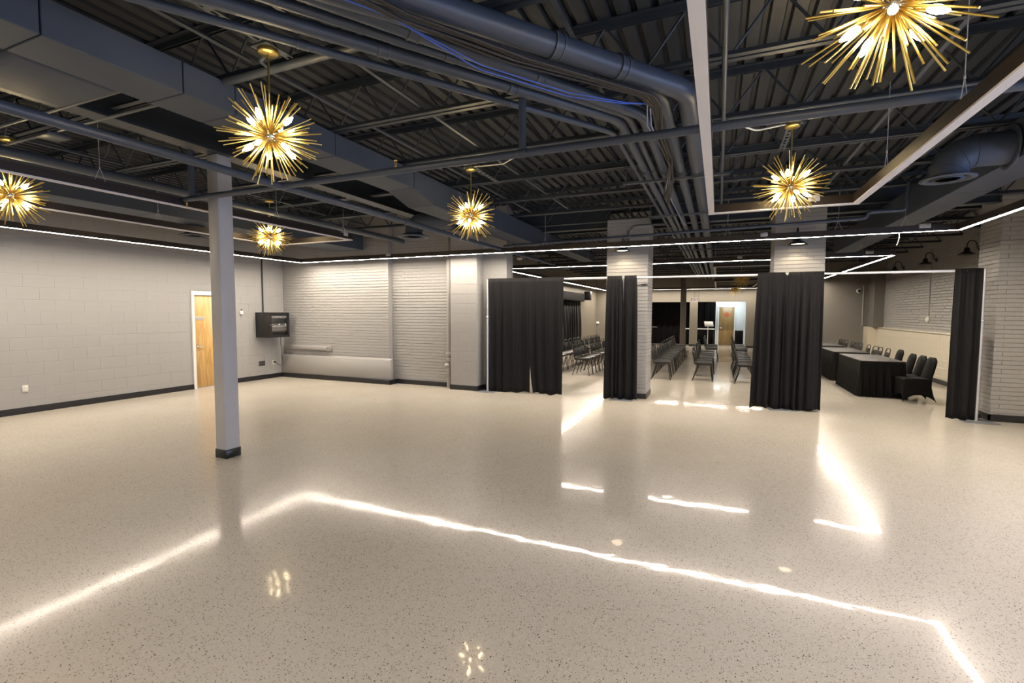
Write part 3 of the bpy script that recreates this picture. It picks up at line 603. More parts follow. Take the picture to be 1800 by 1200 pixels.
def chandelier(lit, label, x, y, rz, zc=2.83):
    t = thing('starburst_chandelier', label, 'chandelier', (x, y, zc), rz, 'brass starburst chandeliers')
    link('hub', HUB, t)
    for i, d_ in enumerate(DIRS):
        o = link('rod', RM[(i*7) % 4], t); o.matrix_local = zdir(d_)
    for v in BV:
        s = link('socket', SOCK, t); s.matrix_local = zdir(v); link('bulb', BMs[lit], s)
    zc_ = 3.37-zc
    MB().tube([(0, 0, 0.04), (0, 0, zc_)], 0.0065, 8).build('stem', M['brass'], t)
    MB().lathe([(0.0, zc_-0.004), (0.060, zc_-0.002), (0.064, zc_+0.004), (0.064, zc_+0.026), (0.0, zc_+0.026)], 28).build('canopy', M['brass'], t)
    MB().box(-0.075, 0.075, -0.075, 0.075, zc_+0.027, zc_+0.035).build('mounting_plate', M['steellt'], t)
    return t
CH = [(True, 'lit brass starburst chandelier in front of the main duct, left of centre', -2.817, 2.412, 0.0),
      (True, 'lit brass starburst chandelier cut off by the top edge', 0.582, 2.331, 0.7),
      (True, 'lit brass starburst chandelier hanging at the middle, below the main duct end', -2.818, 5.287, 1.3),
      (True, 'lit brass starburst chandelier behind the steel column', -6.547, 5.556, 0.35),
      (True, 'lit brass starburst chandelier cut off by the left edge', -6.70, 2.573, 1.9),
      (True, 'lit brass starburst chandelier within the unlit frame, above the right pillar', 0.583, 5.218, 2.5),
      (False, 'unlit brass starburst chandelier, nearer of two above the far aisle', 0.69, 18.42, 0.9),
      (False, 'unlit brass starburst chandelier, farther of two above the far aisle', 0.66, 24.3, 0.2),
      (False, 'unlit brass starburst chandelier behind the left pillar edge, far back', -3.31, 24.3, 1.1)]
for c in CH: chandelier(*c, zc=2.83 if c[3] < 24 else 2.74)
# slotted struts and boxes above the canopies
for (x, y, lab) in ((-2.79, 2.07, 'slotted strut above the chandelier left of centre'), (-2.80, 5.49, 'slotted strut above the middle chandelier'), (0.58, 5.49, 'slotted strut above the chandelier by the right pillar'), (-6.55, 5.49, 'slotted strut above the chandelier behind the column'), (-6.70, 2.07, 'slotted strut above the chandelier at the left edge')):
    t = thing('slotted_strut', lab, 'strut', (x, y, 3.414))
    m = MB()
    L = 1.1; n = 12
    m.box(-0.03, -0.012, -L/2, L/2, -0.004, 0.0).box(0.012, 0.03, -L/2, L/2, -0.004, 0.0)
    for i in range(n+1):
        yy = -L/2+i*L/n; m.box(-0.012, 0.012, max(yy-0.022, -L/2), min(yy+0.022, L/2), -0.004, 0.0)
    m.build('slotted_face', M['steellt'], t)

# ------------------------------------------------------------------ pipe and drape
PB = [(-4.415, 9.01), (-1.66, 9.21), (1.035, 9.40), (3.69, 9.56)]
lab = ['silver upright pole at the left end of the drape line', 'silver upright pole between the curtains at the left pillar', 'silver upright pole between the curtains at the right pillar', 'silver upright pole at the right end of the drape line']
for (x, y), l in zip(PB, lab):
    t = thing('drape_upright', l, 'pole', (x, y, 0))
    a = math.atan2(0.2, 2.75)
    MB().rbox(-0.21, 0.21, -0.21, 0.21, 0, 0.008, 0.003, 1, M_=RZ(a)).build('base_plate', M['plate'], t)
    MB().tube([(0, 0, 0.008), (0, 0, 1.55)], 0.024, 14).build('lower_tube', M['alu'], t)
    MB().tube([(0, 0, 1.55), (0, 0, 2.33)], 0.020, 14).build('upper_tube', M['alu'], t)
    MB().lathe([(0.027, 1.53), (0.027, 1.57)], 14).build('collar', M['alu'], t)
for i in range(3):
    a, b_ = PB[i], PB[i+1]
    t = thing('drape_crossbar', ['left', 'middle', 'right'][i]+' silver telescoping crossbar of the drape line', 'crossbar', (a[0], a[1], 2.31))
    d_ = Vector((b_[0]-a[0], b_[1]-a[1], 0)); L = d_.length; d_.normalize()
    MB().tube([d_*0.03, d_*L*0.56], 0.019, 12).build('outer_tube', M['alu'], t)
    MB().tube([d_*L*0.56, d_*(L-0.03)], 0.023, 12).build('inner_tube', M['alu'], t)

def drape(label, t0, t1, b0, b1, folds, amp, seed, side=0.0, ztop=2.345, zbot=0.02, pw=(0.9, 0.9), name='curtain', cat='curtain'):
    """cloth panel: t0,t1 its top ends, b0,b1 its bottom ends on the floor plan"""
    rr = random.Random(seed); nx, nz = folds*10+1, 26
    ph = [rr.uniform(0, 6.28) for _ in range(5)]; fa = [rr.uniform(0.6, 1.2) for _ in range(folds+2)]
    t0, t1, b0, b1 = map(Vector, (t0, t1, b0, b1)); dirn = (t1-t0).normalized(); nrm = Vector((dirn.y, -dirn.x))
    def wave(u, h):
        k = u*folds; i = int(k); f = k-i
        am = fa[i]*(1-f)+fa[min(i+1, folds)]*f
        w = math.sin(2*math.pi*k*0.62+ph[0]+1.7*math.sin(5*u+ph[1])+0.9*(1-h)*math.sin(7*u+ph[2]))+0.45*math.sin(2*math.pi*k*1.37+ph[4]+1.2*math.sin(4*u+ph[3]))*(0.4+0.6*h)
        return am*w
    vs = []
    for j in range(nz+1):
        h = 1-j/nz; z = zbot+(ztop-zbot)*h
        for i in range(nx):
            u = i/(nx-1); e = (1-h)
            qa, qb = e**pw[0], e**pw[1]
            p = (t0*(1-qa)+b0*qa)*(1-u)+(t1*(1-qb)+b1*qb)*u
            A = amp*(0.25+0.75*min(1, (1-h)*2.2)) if h < 0.985 else amp*0.25
            o = A*wave(u, h)+amp*0.18*(h > 0.9)*math.sin(u*folds*25+ph[3])
            s = 0.012*math.sin(9*u+ph[4])*e
            zz = z+(0.012*math.sin(7*u+ph[3])+0.008*math.sin(17*u+ph[1]))*(e > 0.98)
            vs.append((p.x+nrm.x*(o+side)+dirn.x*s, p.y+nrm.y*(o+side)+dirn.y*s, zz))
    n0 = len(vs)
    th = 0.005; vb = [(a-nrm.x*th, b_-nrm.y*th, c) for a, b_, c in vs]
    f = []
    for j in range(nz):
        for i in range(nx-1):
            a = j*nx+i; f.append((a, a+nx, a+nx+1, a+1)); f.append((n0+a, n0+a+1, n0+a+nx+1, n0+a+nx))
    for i in range(nx-1):
        f.append((i, i+1, n0+i+1, n0+i)); a = nz*nx+i; f.append((a, n0+a, n0+a+1, a+1))
    for j in range(nz):
        a = j*nx; f.append((a, n0+a, n0+a+nx, a+nx)); a = j*nx+nx-1; f.append((a, a+nx, n0+a+nx, n0+a))
    m = MB(); m.add(vs+vb, f, True); ob = m.build(name, M['drape']); ob['label'] = label; ob['category'] = cat; return ob
DG = None
def on(t): # point on the drape line at parameter x
    for i in range(3):
        a, b_ = PB[i], PB[i+1]
        if t <= b_[0] or i == 2: k = (t-a[0])/(b_[0]-a[0]); return (t, a[1]+k*(b_[1]-a[1]))
def pan(label, x0, x1, bx0, bx1, folds, amp, seed, side=0.034, pw=(0.9, 0.9)):
    drape(label, on(x0), on(x1), on(bx0), on(bx1), folds, amp, seed, side, pw=pw)
pan('wide flat black drape panel beside the left pole', -4.39, -3.465, -4.38, -3.475, 7, 0.024, 1)
pan('black drape panel right of the slit, left opening', -3.50, -2.80, -3.41, -2.83, 6, 0.026, 2, side=0.042, pw=(5, 1))
pan('black drape panel left of the pole at the left pillar', -1.96, -1.69, -1.99, -1.63, 5, 0.028, 3, side=0.065, pw=(0.6, 0.35))
pan('black drape panel right of the pole at the left pillar', -1.635, -1.42, -1.66, -1.375, 4, 0.028, 4, side=0.075, pw=(0.35, 0.4))
pan('black drape panel left of the pole at the right pillar', 0.60, 1.008, 0.54, 1.13, 6, 0.034, 5, side=0.075, pw=(0.8, 0.25))
pan('black drape panel right of the pole at the right pillar', 1.066, 1.58, 1.00, 1.60, 7, 0.034, 6, side=0.09, pw=(0.25, 0.7))
pan('black drape panel at the right end, beside the last pole', 3.32, 3.66, 3.30, 3.655, 5, 0.028, 7)
drape('black drape strip behind the left end pole', (-4.50, 9.13), (-4.35, 9.14), (-4.53, 9.13), (-4.35, 9.14), 2, 0.015, 9, ztop=2.0)
# drapes on the windows of the back room's left wall
drape('black window drape on the left wall of the back room', (-5.93, 13.5), (-5.93, 21.9), (-5.93, 13.5), (-5.93, 22.1), 34, 0.05, 11, ztop=2.16, side=0.02)
t = thing('drape_valance', 'dark boxed valance above the window drape in the back room', 'valance', (-5.9, 17.7, 2.17))
MB().rbox(-0.09, 0.14, -4.3, 4.35, 0, 0.36, 0.01, 1).build('valance_box', M['blackmatte'], t)

# ------------------------------------------------------------------ barn lights
def barn(label, x, y, z, rz, lit):
    """wall at local y=0, lamp reaches toward local -y"""
    t = thing('barn_light', label, 'light', (x, y, z), rz, 'gooseneck barn lights')
    MB().lathe([(0.05, 0), (0.05, 0.015), (0.02, 0.025), (0, 0.025)], 16, T(0, 0, 0.10) @ RX(R(90))).build('wall_plate', M['black'], t)
    pts = [(0, -0.02, 0.10), (0, -0.05, 0.13), (0, -0.06, 0.20), (0, -0.09, 0.27), (0, -0.15, 0.295), (0, -0.205, 0.27), (0, -0.225, 0.20), (0, -0.225, 0.13)]
    MB().tube(fil(pts, 0.05, 3), 0.010, 8).build('gooseneck', M['black'], t)
    MB().lathe([(0.0, 0.15), (0.035, 0.15), (0.045, 0.13), (0.05, 0.075), (0.075, 0.055), (0.155, 0.0), (0.15, 0.0), (0.072, 0.045), (0.045, 0.06), (0.0, 0.06)], 26, T(0, -0.225, 0)).build('shade', M['black'], t)
    MB().lathe([(0.0, 0.018), (0.105, 0.018), (0.095, 0.026), (0, 0.026)], 20, T(0, -0.225, 0)).build('lens', M['lens'] if lit else M['bulboff'], t)
    if lit:
        l = bpy.data.lights.new('barn_lamp', 'SPOT'); l.energy = 13; l.color = (1, 0.80, 0.55); l.spot_size = R(122); l.spot_blend = 0.12; l.shadow_soft_size = 0.05
        o = bpy.data.objects.new('barn_lamp', l); COL.objects.link(o); o.parent = t; o.location = (0, -0.225, 0.012)
barn('lit gooseneck barn light on the left brick pillar', -1.69, 9.40, 2.80, 0, True)
barn('lit gooseneck barn light on the right brick pillar', 1.19, 9.60, 2.80, 0, True)
barn('unlit gooseneck barn light nearest on the right brick wall', 4.97, 13.1, 2.89, R(-90), False)
barn('unlit gooseneck barn light in the middle of right brick wall', 4.97, 15.3, 2.89, R(-90), False)
barn('unlit gooseneck barn light farthest along the right brick wall', 4.97, 17.6, 2.89, R(-90), False)

# ------------------------------------------------------------------ stacking chairs
def make_chair(label):
    """seat faces +x, origin on the floor midway between the feet"""
    t = thing('stacking_chair', label, 'chair')
    s = MB().rbox(-0.20, 0.205, -0.182, 0.182, 0.408, 0.462, 0.024, 3); s.build('seat', M['vinyl'], t)
    tilt = T(-0.185, 0, 0.45) @ RY(R(-11))
    bk = MB().rbox(-0.018, 0.022, -0.175, 0.175, 0.03, 0.255, 0.016, 3, M_=tilt); bk.build('backrest', M['vinyl'], t)
    hoop = fil([(0, -0.185, -0.02), (0.0, -0.185, 0.29), (0, -0.12, 0.345), (0, 0.12, 0.345), (0, 0.185, 0.29), (0, 0.185, -0.02)], 0.06, 4)
    MB().tube(hoop, 0.0105, 8, M_=tilt).build('back_hoop', M['chairframe'], t)
    for sy in (-1, 1):
        MB().tube([(0.165, sy*0.175, 0.415), (0.19, sy*0.18, 0.20), (0.225, sy*0.185, 0.0)], 0.0105, 7).build('leg', M['chairframe'], t)
        MB().tube([(-0.12, sy*0.18, 0.415), (-0.165, sy*0.185, 0.22), (-0.235, sy*0.19, 0.0)], 0.0105, 7).build('leg', M['chairframe'], t)
    MB().box(-0.17, 0.18, -0.185, -0.165, 0.398, 0.416).box(-0.17, 0.18, 0.165, 0.185, 0.398, 0.416).box(-0.17, -0.15, -0.165, 0.165, 0.398, 0.416).box(0.16, 0.18, -0.165, 0.165, 0.398, 0.416).build('seat_frame', M['chairframe'], t)
    return t
ORD = ['first', 'second', 'third', 'fourth', 'fifth', 'sixth', 'seventh', 'eighth', 'ninth', 'tenth', 'eleventh', 'twelfth', 'thirteenth', 'fourteenth', 'fifteenth', 'sixteenth']
proto = None
def run(y0, *steps):
    out = [y0]
    for n, d in steps:
        for _ in range(n): out.append(out[-1]+d)
    return out
rows = [(-4.21, 'row nearest the draped left wall', run(12.75, (13, 0.50))), (-3.28, 'second row from the draped left wall', run(12.45, (3, 0.41), (9, 0.56))), (-2.38, 'row hidden behind the left pillar curtains', run(12.45, (11, 0.60))),
        (-1.285, 'row next left of the far column', run(12.54, (10, 0.645))), (-0.305, 'row just left of the far aisle', run(12.62, (5, 0.77), (1, 1.55), (2, 0.9))), (0.625, 'row just right of the far aisle', run(12.53, (5, 0.74), (1, 1.5), (3, 0.85)))]
for (x, rn, ys) in rows:
    for i, yy in enumerate(ys):
        lb = 'black stacking chair, %s from the front, in the %s' % (ORD[i], rn)
        px = x+random.uniform(-.012, .012)+(0.10 if (i > 5 and x > -1) else 0); py = yy+random.uniform(-.02, .02); rz = random.uniform(-.03, .03)
        if proto is None:
            proto = make_chair(lb); proto['group'] = 'black stacking chairs in rows'; proto.location = (px, py, 0); proto.rotation_euler = (0, 0, rz)
        else: dup(proto, (px, py, 0), rz, lb, 'black stacking chairs in rows')
for i, y in enumerate((14.55, 15.05, 15.45, 16.15, 16.95, 17.35, 17.8, 18.55, 19.0, 19.4)):
    dup(proto, (3.62+random.uniform(-.03, .03), y, 0), math.pi+random.uniform(-.08, .08), 'black stacking chair, %s from the front, along the tables by cream wainscot' % ORD[i], 'black stacking chairs at the tables')

# ------------------------------------------------------------------ skirted tables
def skirted_table(label, x0, x1, y0, y1, seed):
    t = thing('skirted_table', label, 'table', ((x0+x1)/2, (y0+y1)/2, 0), 0, 'black skirted tables')
    X, Y, H = (x1-x0)/2, (y1-y0)/2, 0.72; rr = random.Random(seed)
    MB().rbox(-X, X, -Y, Y, H-0.022, H, 0.008, 2).build('table_top_cover', M['spandextop'], t)
    per = []
    def edge(a, b_, n):
        for i in range(n): per.append((a[0]+(b_[0]-a[0])*i/n, a[1]+(b_[1]-a[1])*i/n))
    edge((-X, -Y), (X, -Y), 46); edge((X, -Y), (X, Y), 90); edge((X, Y), (-X, Y), 46); edge((-X, Y), (-X, -Y), 90)
    N = len(per); vs = []; nz = 9; p1, p2 = rr.uniform(0, 6), rr.uniform(0, 6)
    for j in range(nz+1):
        h = 1-j/nz; z = 0.012+(H-0.034)*h
        for i, (a, b_) in enumerate(per):
            cx, cy = a/X, b_/Y
            nx_, ny_ = (0, 0)
            if abs(abs(cx)-1) < 1e-6: nx_ = math.copysign(1, cx)
            if abs(abs(cy)-1) < 1e-6: ny_ = math.copysign(1, cy)
            w = (0.5+0.5*math.sin(i*0.82+p1+0.8*math.sin(i*0.13+p2)))
            o = -0.006+(1-h)**1.2*(0.055*w+0.01)*(1 if w > 0 else 0)
            vs.append((a+nx_*o, b_+ny_*o, z))
    f = []
    for j in range(nz):
        for i in range(N): k = (i+1) % N; f.append((j*N+i, (j+1)*N+i, (j+1)*N+k, j*N+k))
    MB().add(vs, f, True).build('table_skirt', M['spandex'], t)
    return t
skirted_table('nearest black skirted table, beside the black covered chairs', 2.62, 3.36, 11.5, 13.33, 1)
skirted_table('second black skirted table, behind the nearest one', 2.62, 3.36, 13.9, 15.73, 2)
skirted_table('third black skirted table, farthest visible along the wainscot', 2.62, 3.36, 16.4, 18.23, 3)

def covered_chair(label, x, y, rz):
    """spandex covered chair, seat faces +x"""
    t = thing('covered_chair', label, 'chair', (x, y, 0), rz, 'black spandex covered chairs')
    n = 16; ring = []
    def rect(hx0, hx1, hy, zc, arch, pull):
        out = []
        for k in range(4*n):
            s_, u = divmod(k, n); u /= n
            if s_ == 0: p = (hx0+(hx1-hx0)*u, -hy)
            elif s_ == 1: p = (hx1, -hy+2*hy*u)
            elif s_ == 2: p = (hx1+(hx0-hx1)*u, hy)
            else: p = (hx0, hy-2*hy*u)
            b_ = math.sin(math.pi*u)
            q = 1-pull*b_
            cx = (hx0+hx1)/2
            if s_ in (0, 2): p = (p[0], p[1]*q)
            else: p = (cx+(p[0]-cx)*q, p[1])
            out.append((p[0], p[1], zc+arch*b_**0.7))
        return out
    rings = [rect(-0.20, 0.22, 0.21, 0.445, 0, 0), rect(-0.205, 0.225, 0.212, 0.42, 0, 0.0), rect(-0.20, 0.222, 0.208, 0.30, 0.02, 0.06), rect(-0.235, 0.228, 0.212, 0.14, 0.06, 0.12), rect(-0.285, 0.235, 0.218, 0.015, 0.13, 0.14)]
    vs = [p for r_ in rings for p in r_]; N = 4*n; f = []
    for j in range(len(rings)-1):
        for i in range(N): k = (i+1) % N; f.append((j*N+i, (j+1)*N+i, (j+1)*N+k, j*N+k))
    f.append(tuple(range(N)))
    MB().add(vs, f, True).build('seat_cover', M['spandex'], t)
    tilt = T(-0.185, 0, 0.43) @ RY(R(-13))
    b = MB(); prof = []
    for j in range(15):
        h = j/14; hw = 0.205-0.02*h if h < 0.7 else 0.191-0.12*((h-0.7)/0.3)**2.6
        z = 0.42*h
        th = 0.022
        prof.append([(-th, -hw*0.92, z), (0, -hw, z), (th, -hw*0.92, z), (th*1.25, 0, z), (th, hw*0.92, z), (0, hw, z), (-th, hw*0.92, z), (-th*1.25, 0, z)])
    vs = [p for r_ in prof for p in r_]; f = []
    for j in range(14):
        for i in range(8): k = (i+1) % 8; f.append((j*8+i, j*8+k, (j+1)*8+k, (j+1)*8+i))
    f.append(tuple(14*8+i for i in range(8))); f.append(tuple(range(7, -1, -1)))
    b.add(vs, f, True, tilt); b.build('back_cover', M['spandex'], t)
covered_chair('nearest black spandex covered chair at the table end', 3.42, 11.28, math.pi+0.05)
covered_chair('second black spandex covered chair from the table end', 3.42, 11.74, math.pi)
covered_chair('third black spandex covered chair from the table end', 3.40, 12.20, math.pi-0.03)
covered_chair('black spandex covered chair standing apart from the three at table end', 3.55, 13.45, math.pi)

# ------------------------------------------------------------------ wall cabinet and small wall fittings
t = thing('wall_cabinet', 'black wall-mounted equipment cabinet on the left wall corner', 'cabinet', (-10.19, 8.46, 1.33))
MB().rbox(0, 0.44, -0.29, 0.29, -0.30, 0.30, 0.006, 1).build('body', M['black'], t)
MB().lathe([(0.010, 0), (0.010, 0.004), (0, 0.004)], 10, T(0.22, -0.29, 0.245) @ RX(R(90))).build('side_lock', M['chrome'], t)
dr = MB().box(0.442, 0.462, -0.285, -0.225, -0.295, 0.295).box(0.442, 0.462, 0.225, 0.285, -0.295, 0.295).box(0.442, 0.462, -0.225, 0.225, 0.235, 0.295).box(0.442, 0.462, -0.225, 0.225, -0.295, -0.235).build('door', M['black'], t)
MB().lathe([(0.012, 0), (0.012, 0.006), (0, 0.006)], 10, T(0.462, -0.255, 0.0) @ RY(R(90))).build('door_lock', M['chrome'], dr)
for z, h, nm, mm in ((0.16, 0.06, 'equipment_unit', 'greyplastic'), (-0.005, 0.035, 'equipment_unit', 'darkplate'), (-0.07, 0.06, 'equipment_unit', 'greyplastic'), (-0.16, 0.08, 'equipment_unit', 'darkplate')):
    u = MB().rbox(0.435, 0.450, -0.215, 0.215, z, z+h, 0.003, 1).build(nm, M[mm], t)
    if mm == 'greyplastic':
        for yy in (-0.18, -0.11, 0.02): MB().box(0.450, 0.454, yy, yy+0.05, z+0.012, z+h-0.014).build('module', M['chrome'], u)
    elif h < 0.04:
        for yy in (-0.02, 0.16): MB().box(0.450, 0.456, yy, yy+0.03, z+0.008, z+h-0.006).build('module', M['white'], u)
t = thing('jack_plate', 'dark ganged jack plate low on the left wall below the cabinet', 'wall plate', (-10.198, 8.32, 0.39))
MB().rbox(0, 0.012, -0.085, 0.085, -0.06, 0.06, 0.003, 1).build('plate', M['darkplate'], t)
for a in (-0.055, 0, 0.055):
    for z in (-0.025, 0.03): MB().box(0.012, 0.015, a-0.018, a+0.018, z-0.014, z+0.014).build('jack', M['black'], t)
def outlet(label, x, y, z, rz, m='plastic'):
    """faces local -y"""
    t = thing('wall_outlet', label, 'outlet', (x, y, z), rz)
    MB().rbox(-0.037, 0.037, -0.008, 0, -0.058, 0.058, 0.003, 1).build('plate', M[m], t)
    for q in (-0.022, 0.022): MB().lathe([(0.016, 0), (0.015, 0.003), (0, 0.003)], 12, T(0, -0.008, q) @ RX(R(90))).build('socket', M['white'], t)
outlet('ivory wall outlet low on the left block wall', -10.198, 3.96, 0.40, R(90))
outlet('ivory wall outlet under the black cabinet with cord plugged in', -10.198, 8.66, 0.375, R(90))
t = thing('power_cord', 'thin dark cord looping from the black cabinet to the outlet', 'cord', (-10.17, 8.66, 0.38))
MB().tube(fil([(0.26, -0.02, 0.65), (0.24, -0.01, 0.5), (0.12, 0.13, 0.12), (0.10, 0.17, -0.02), (0.09, 0.10, -0.09), (0.06, 0.04, -0.03), (0.035, 0.0, 0.02), (-0.005, 0, 0.022)], 0.08, 4), 0.006, 7).build('cord_run', M['black'], t)
MB().rbox(-0.018, 0.02, -0.02, 0.02, 0.0, 0.045, 0.006, 2).build('plug', M['black'], t)
t = thing('wall_sensor', 'small white wall sensor beside the steel column, on left wall', 'sensor', (-10.198, 7.80, 1.63))
MB().rbox(0, 0.035, -0.04, 0.04, -0.05, 0.04, 0.01, 2).build('case', M['white'], t)
MB().lathe([(0.02, 0), (0.017, 0.015), (0, 0.018)], 12, T(0.02, 0, 0.055) @ RY(R(70))).build('eye', M['black'], t)
t = thing('alarm_bell', 'round ivory alarm bell on the far right brick wall', 'bell', (4.97, 15.6, 1.50), R(-90))
MB().lathe([(0.075, 0), (0.075, 0.02), (0.06, 0.05), (0.02, 0.06), (0, 0.06)], 20, RX(R(90))).build('gong', M['plastic'], t)
MB().rbox(-0.045, 0.045, -0.02, 0.0, -0.06, 0.09, 0.004, 1).build('back_box', M['plastic'], t)
t = thing('dome_camera', 'small white dome camera in the far right corner', 'camera', (4.42, 19.99, 2.43))
MB().lathe([(0.0, 0), (0.075, 0), (0.075, 0.04), (0.06, 0.055)], 20, RX(R(90))).build('housing', M['white'], t)
MB().lathe([(0.055, 0.05), (0.045, 0.085), (0.02, 0.105), (0, 0.108)], 18, RX(R(90))).build('dome', M['black'], t)
t = thing('wall_control', 'white control box with pilot unit on the far taupe wall', 'control box', (-6.0, 25.49, 1.12))
MB().rbox(-0.17, 0.14, -0.05, 0, -0.06, 0.06, 0.006, 1).build('box', M['white'], t)
MB().rbox(-0.11, -0.03, -0.05, 0, 0.10, 0.17, 0.006, 1).build('pilot_unit', M['white'], t)
MB().tube([(-0.01, -0.015, 0.06), (-0.01, -0.015, 2.0)], 0.012, 6).build('feed_conduit', M['darkplate'], t)
t = thing('wall_speaker', 'black wall speaker above the drape end in the back room', 'speaker', (-5.75, 22.6, 2.24))
MB().rbox(-0.15, 0.15, -0.14, 0.14, 0, 0.42, 0.02, 2).build('cabinet', M['black'], t)
MB().rbox(-0.13, 0.13, -0.152, -0.14, 0.03, 0.39, 0.004, 1).build('grille', M['blackmatte'], t)
t = thing('smoke_detector', 'white ceiling detector near the left end of the back light frame', 'detector', (-4.6, 11.2, 2.95))
MB().lathe([(0, 0), (0.04, 0.005), (0.075, 0.04), (0.075, 0.055), (0, 0.055)], 18).build('case', M['white'], t)
MB().tube([(0, 0, 0.055), (0, 0, 0.46)], 0.01, 6).build('drop_rod', M['steellt'], t)

# black bands on the left pillar
for (xa, xb, l) in ((-2.035, -1.985, 'dark strap on the left pillar, left of its curtains'), (-1.36, -1.27, 'dark strap on the left pillar, right of its curtains')):
    o = MB().rbox(xa, xb, 9.395, 9.408, 2.165, 2.20, 0.002, 1).build('pillar_strap', M['darkplate']); o['label'] = l; o['category'] = 'strap'

# ------------------------------------------------------------------ far opening: exit sign, door, black drape, furniture
def text(s, size, m, name, parent, Mx, depth=0.004):
    cu = bpy.data.curves.new(name, 'FONT'); cu.body = s; cu.size = size; cu.extrude = depth; cu.align_x = 'CENTER'; cu.align_y = 'CENTER'; cu.resolution_u = 3
    tmp = bpy.data.objects.new('tmp', cu); COL.objects.link(tmp)
    dg = bpy.context.evaluated_depsgraph_get(); me = bpy.data.meshes.new_from_object(tmp.evaluated_get(dg)); bpy.data.objects.remove(tmp)
    me.materials.clear(); me.materials.append(m); me.transform(Mx); o = link(name, me, parent); return o
t = thing('exit_sign', 'white exit sign with red letters above the far middle pier', 'sign', (-1.04, 24.3, 2.17))
MB().rbox(-0.15, 0.15, -0.03, 0.03, 0, 0.21, 0.006, 1).build('housing', M['exitface'], t)
text('EXIT', 0.17, M['exitred'], 'lettering', t, T(0, -0.033, 0.105) @ RX(R(90)))
for xx in (-0.02, 0.165): MB().tube([(xx, 0, 0.0 if xx > 0.1 else 0.21), (xx, 0, 1.255)], 0.008, 6).build('hanger_rod', M['darkplate'], t)
fd = bpy.data.objects.new('door_2', None); COL.objects.link(fd); fd['kind'] = 'structure'; fd.location = (0.385, 26.94, 0)
MB().box(-0.42, -0.355, -0.03, 0.02, 0, 2.02).box(0.355, 0.42, -0.03, 0.02, 0, 2.02).box(-0.355, 0.355, -0.03, 0.02, 1.955, 2.02).build('door_frame', M['white'], fd)
MB().rbox(-0.352, 0.352, -0.022, 0.015, 0.01, 1.952, 0.003, 1).build('door_leaf', M['oakdark'], fd)
MB().lathe([(0.03, 0), (0.03, 0.012), (0.012, 0.02), (0.012, 0.05), (0, 0.05)], 14, T(-0.29, -0.022, 0.90) @ RX(R(90))).tube([(-0.29, -0.065, 0.90), (-0.18, -0.065, 0.89)], 0.010, 8).build('door_handle', M['chrome'], fd)
b = MB()
rr = random.Random(5)
for z, w in ((1.665, 0.09), (1.60, 0.20), (1.535, 0.20), (1.475, 0.17)):
    xx = -w/2
    while xx < w/2:
        ww = rr.uniform(0.018, 0.03); b.box(xx, xx+ww, -0.0245, -0.022, z, z+0.045); xx += ww+0.008
b.build('red_notice', M['red'], fd)
t = thing('stage_drape', 'black backdrop drape filling the far opening left of the door', 'curtain', (0, 0, 0))
dm = drape('x', (-5.9, 26.75), (-0.13, 26.75), (-5.9, 26.75), (-0.13, 26.75), 28, 0.035, 21, ztop=2.6)
dm.data.materials[0] = M['blackmatte']; dm.name = 'cloth'; dm.parent = t; del dm['label']; del dm['category']
t = thing('hall_tube_light', 'bright white tube light above the far hall wall', 'light', (-0.12, 26.9, 2.165))
MB().rbox(-0.24, 0.24, -0.03, 0.03, 0, 0.05, 0.008, 2).build('tube', M['tube'], t)
MB().box(-0.26, 0.26, 0.02, 0.045, 0.0, 0.07).build('backing', M['white'], t)
t = thing('floor_speaker', 'black floor speaker right of the far oak door', 'speaker', (0.955, 26.35, 0))
MB().rbox(-0.19, 0.19, -0.17, 0.17, 0.02, 0.80, 0.015, 2).build('cabinet', M['black'], t)
MB().rbox(-0.165, 0.165, -0.182, -0.17, 0.06, 0.76, 0.004, 1).build('grille', M['blackmatte'], t)
t = thing('music_stand', 'pale music stand before the black backdrop, right of the pier', 'stand', (-0.45, 24.9, 0))
MB().tube([(0, 0, 0.02), (0, 0, 1.02)], 0.016, 8).build('pole', M['white'], t)
MB().rbox(-0.20, 0.20, -0.012, 0.012, -0.15, 0.15, 0.005, 1, M_=T(0.04, -0.03, 1.13) @ RZ(0.25) @ RX(R(-38))).build('desk', M['signplate'], t)
for k in range(3): MB().tube([(0, 0, 0.16), (0.24*math.cos(2.1*k+0.4), 0.24*math.sin(2.1*k+0.4), 0.008)], 0.009, 6).build('leg', M['black'], t)
t = thing('serving_table', 'white edged narrow table before the black backdrop', 'table', (-0.85, 26.2, 0))
MB().rbox(-0.72, 0.70, -0.20, 0.20, 0.83, 0.865, 0.006, 1).build('table_top', M['white'], t)
for a in (-0.66, 0.64):
    for c in (-0.15, 0.15): MB().tube([(a, c, 0), (a, c, 0.83)], 0.014, 6).build('leg', M['black'], t)
t = thing('keyboard_stand', 'thin dark stand with flat top before the black backdrop, far left', 'stand', (-3.25, 25.0, 0))
MB().rbox(-0.42, 0.42, -0.14, 0.14, 0.93, 0.96, 0.006, 1).build('top_bar', M['greyplastic'], t)
MB().tube([(0, 0, 0), (0, 0, 0.93)], 0.014, 6).build('post', M['greyplastic'], t)
for k in range(3): MB().tube([(0, 0, 0.14), (0.22*math.cos(2.1*k+0.4), 0.22*math.sin(2.1*k+0.4), 0.008)], 0.009, 6).build('leg', M['black'], t)

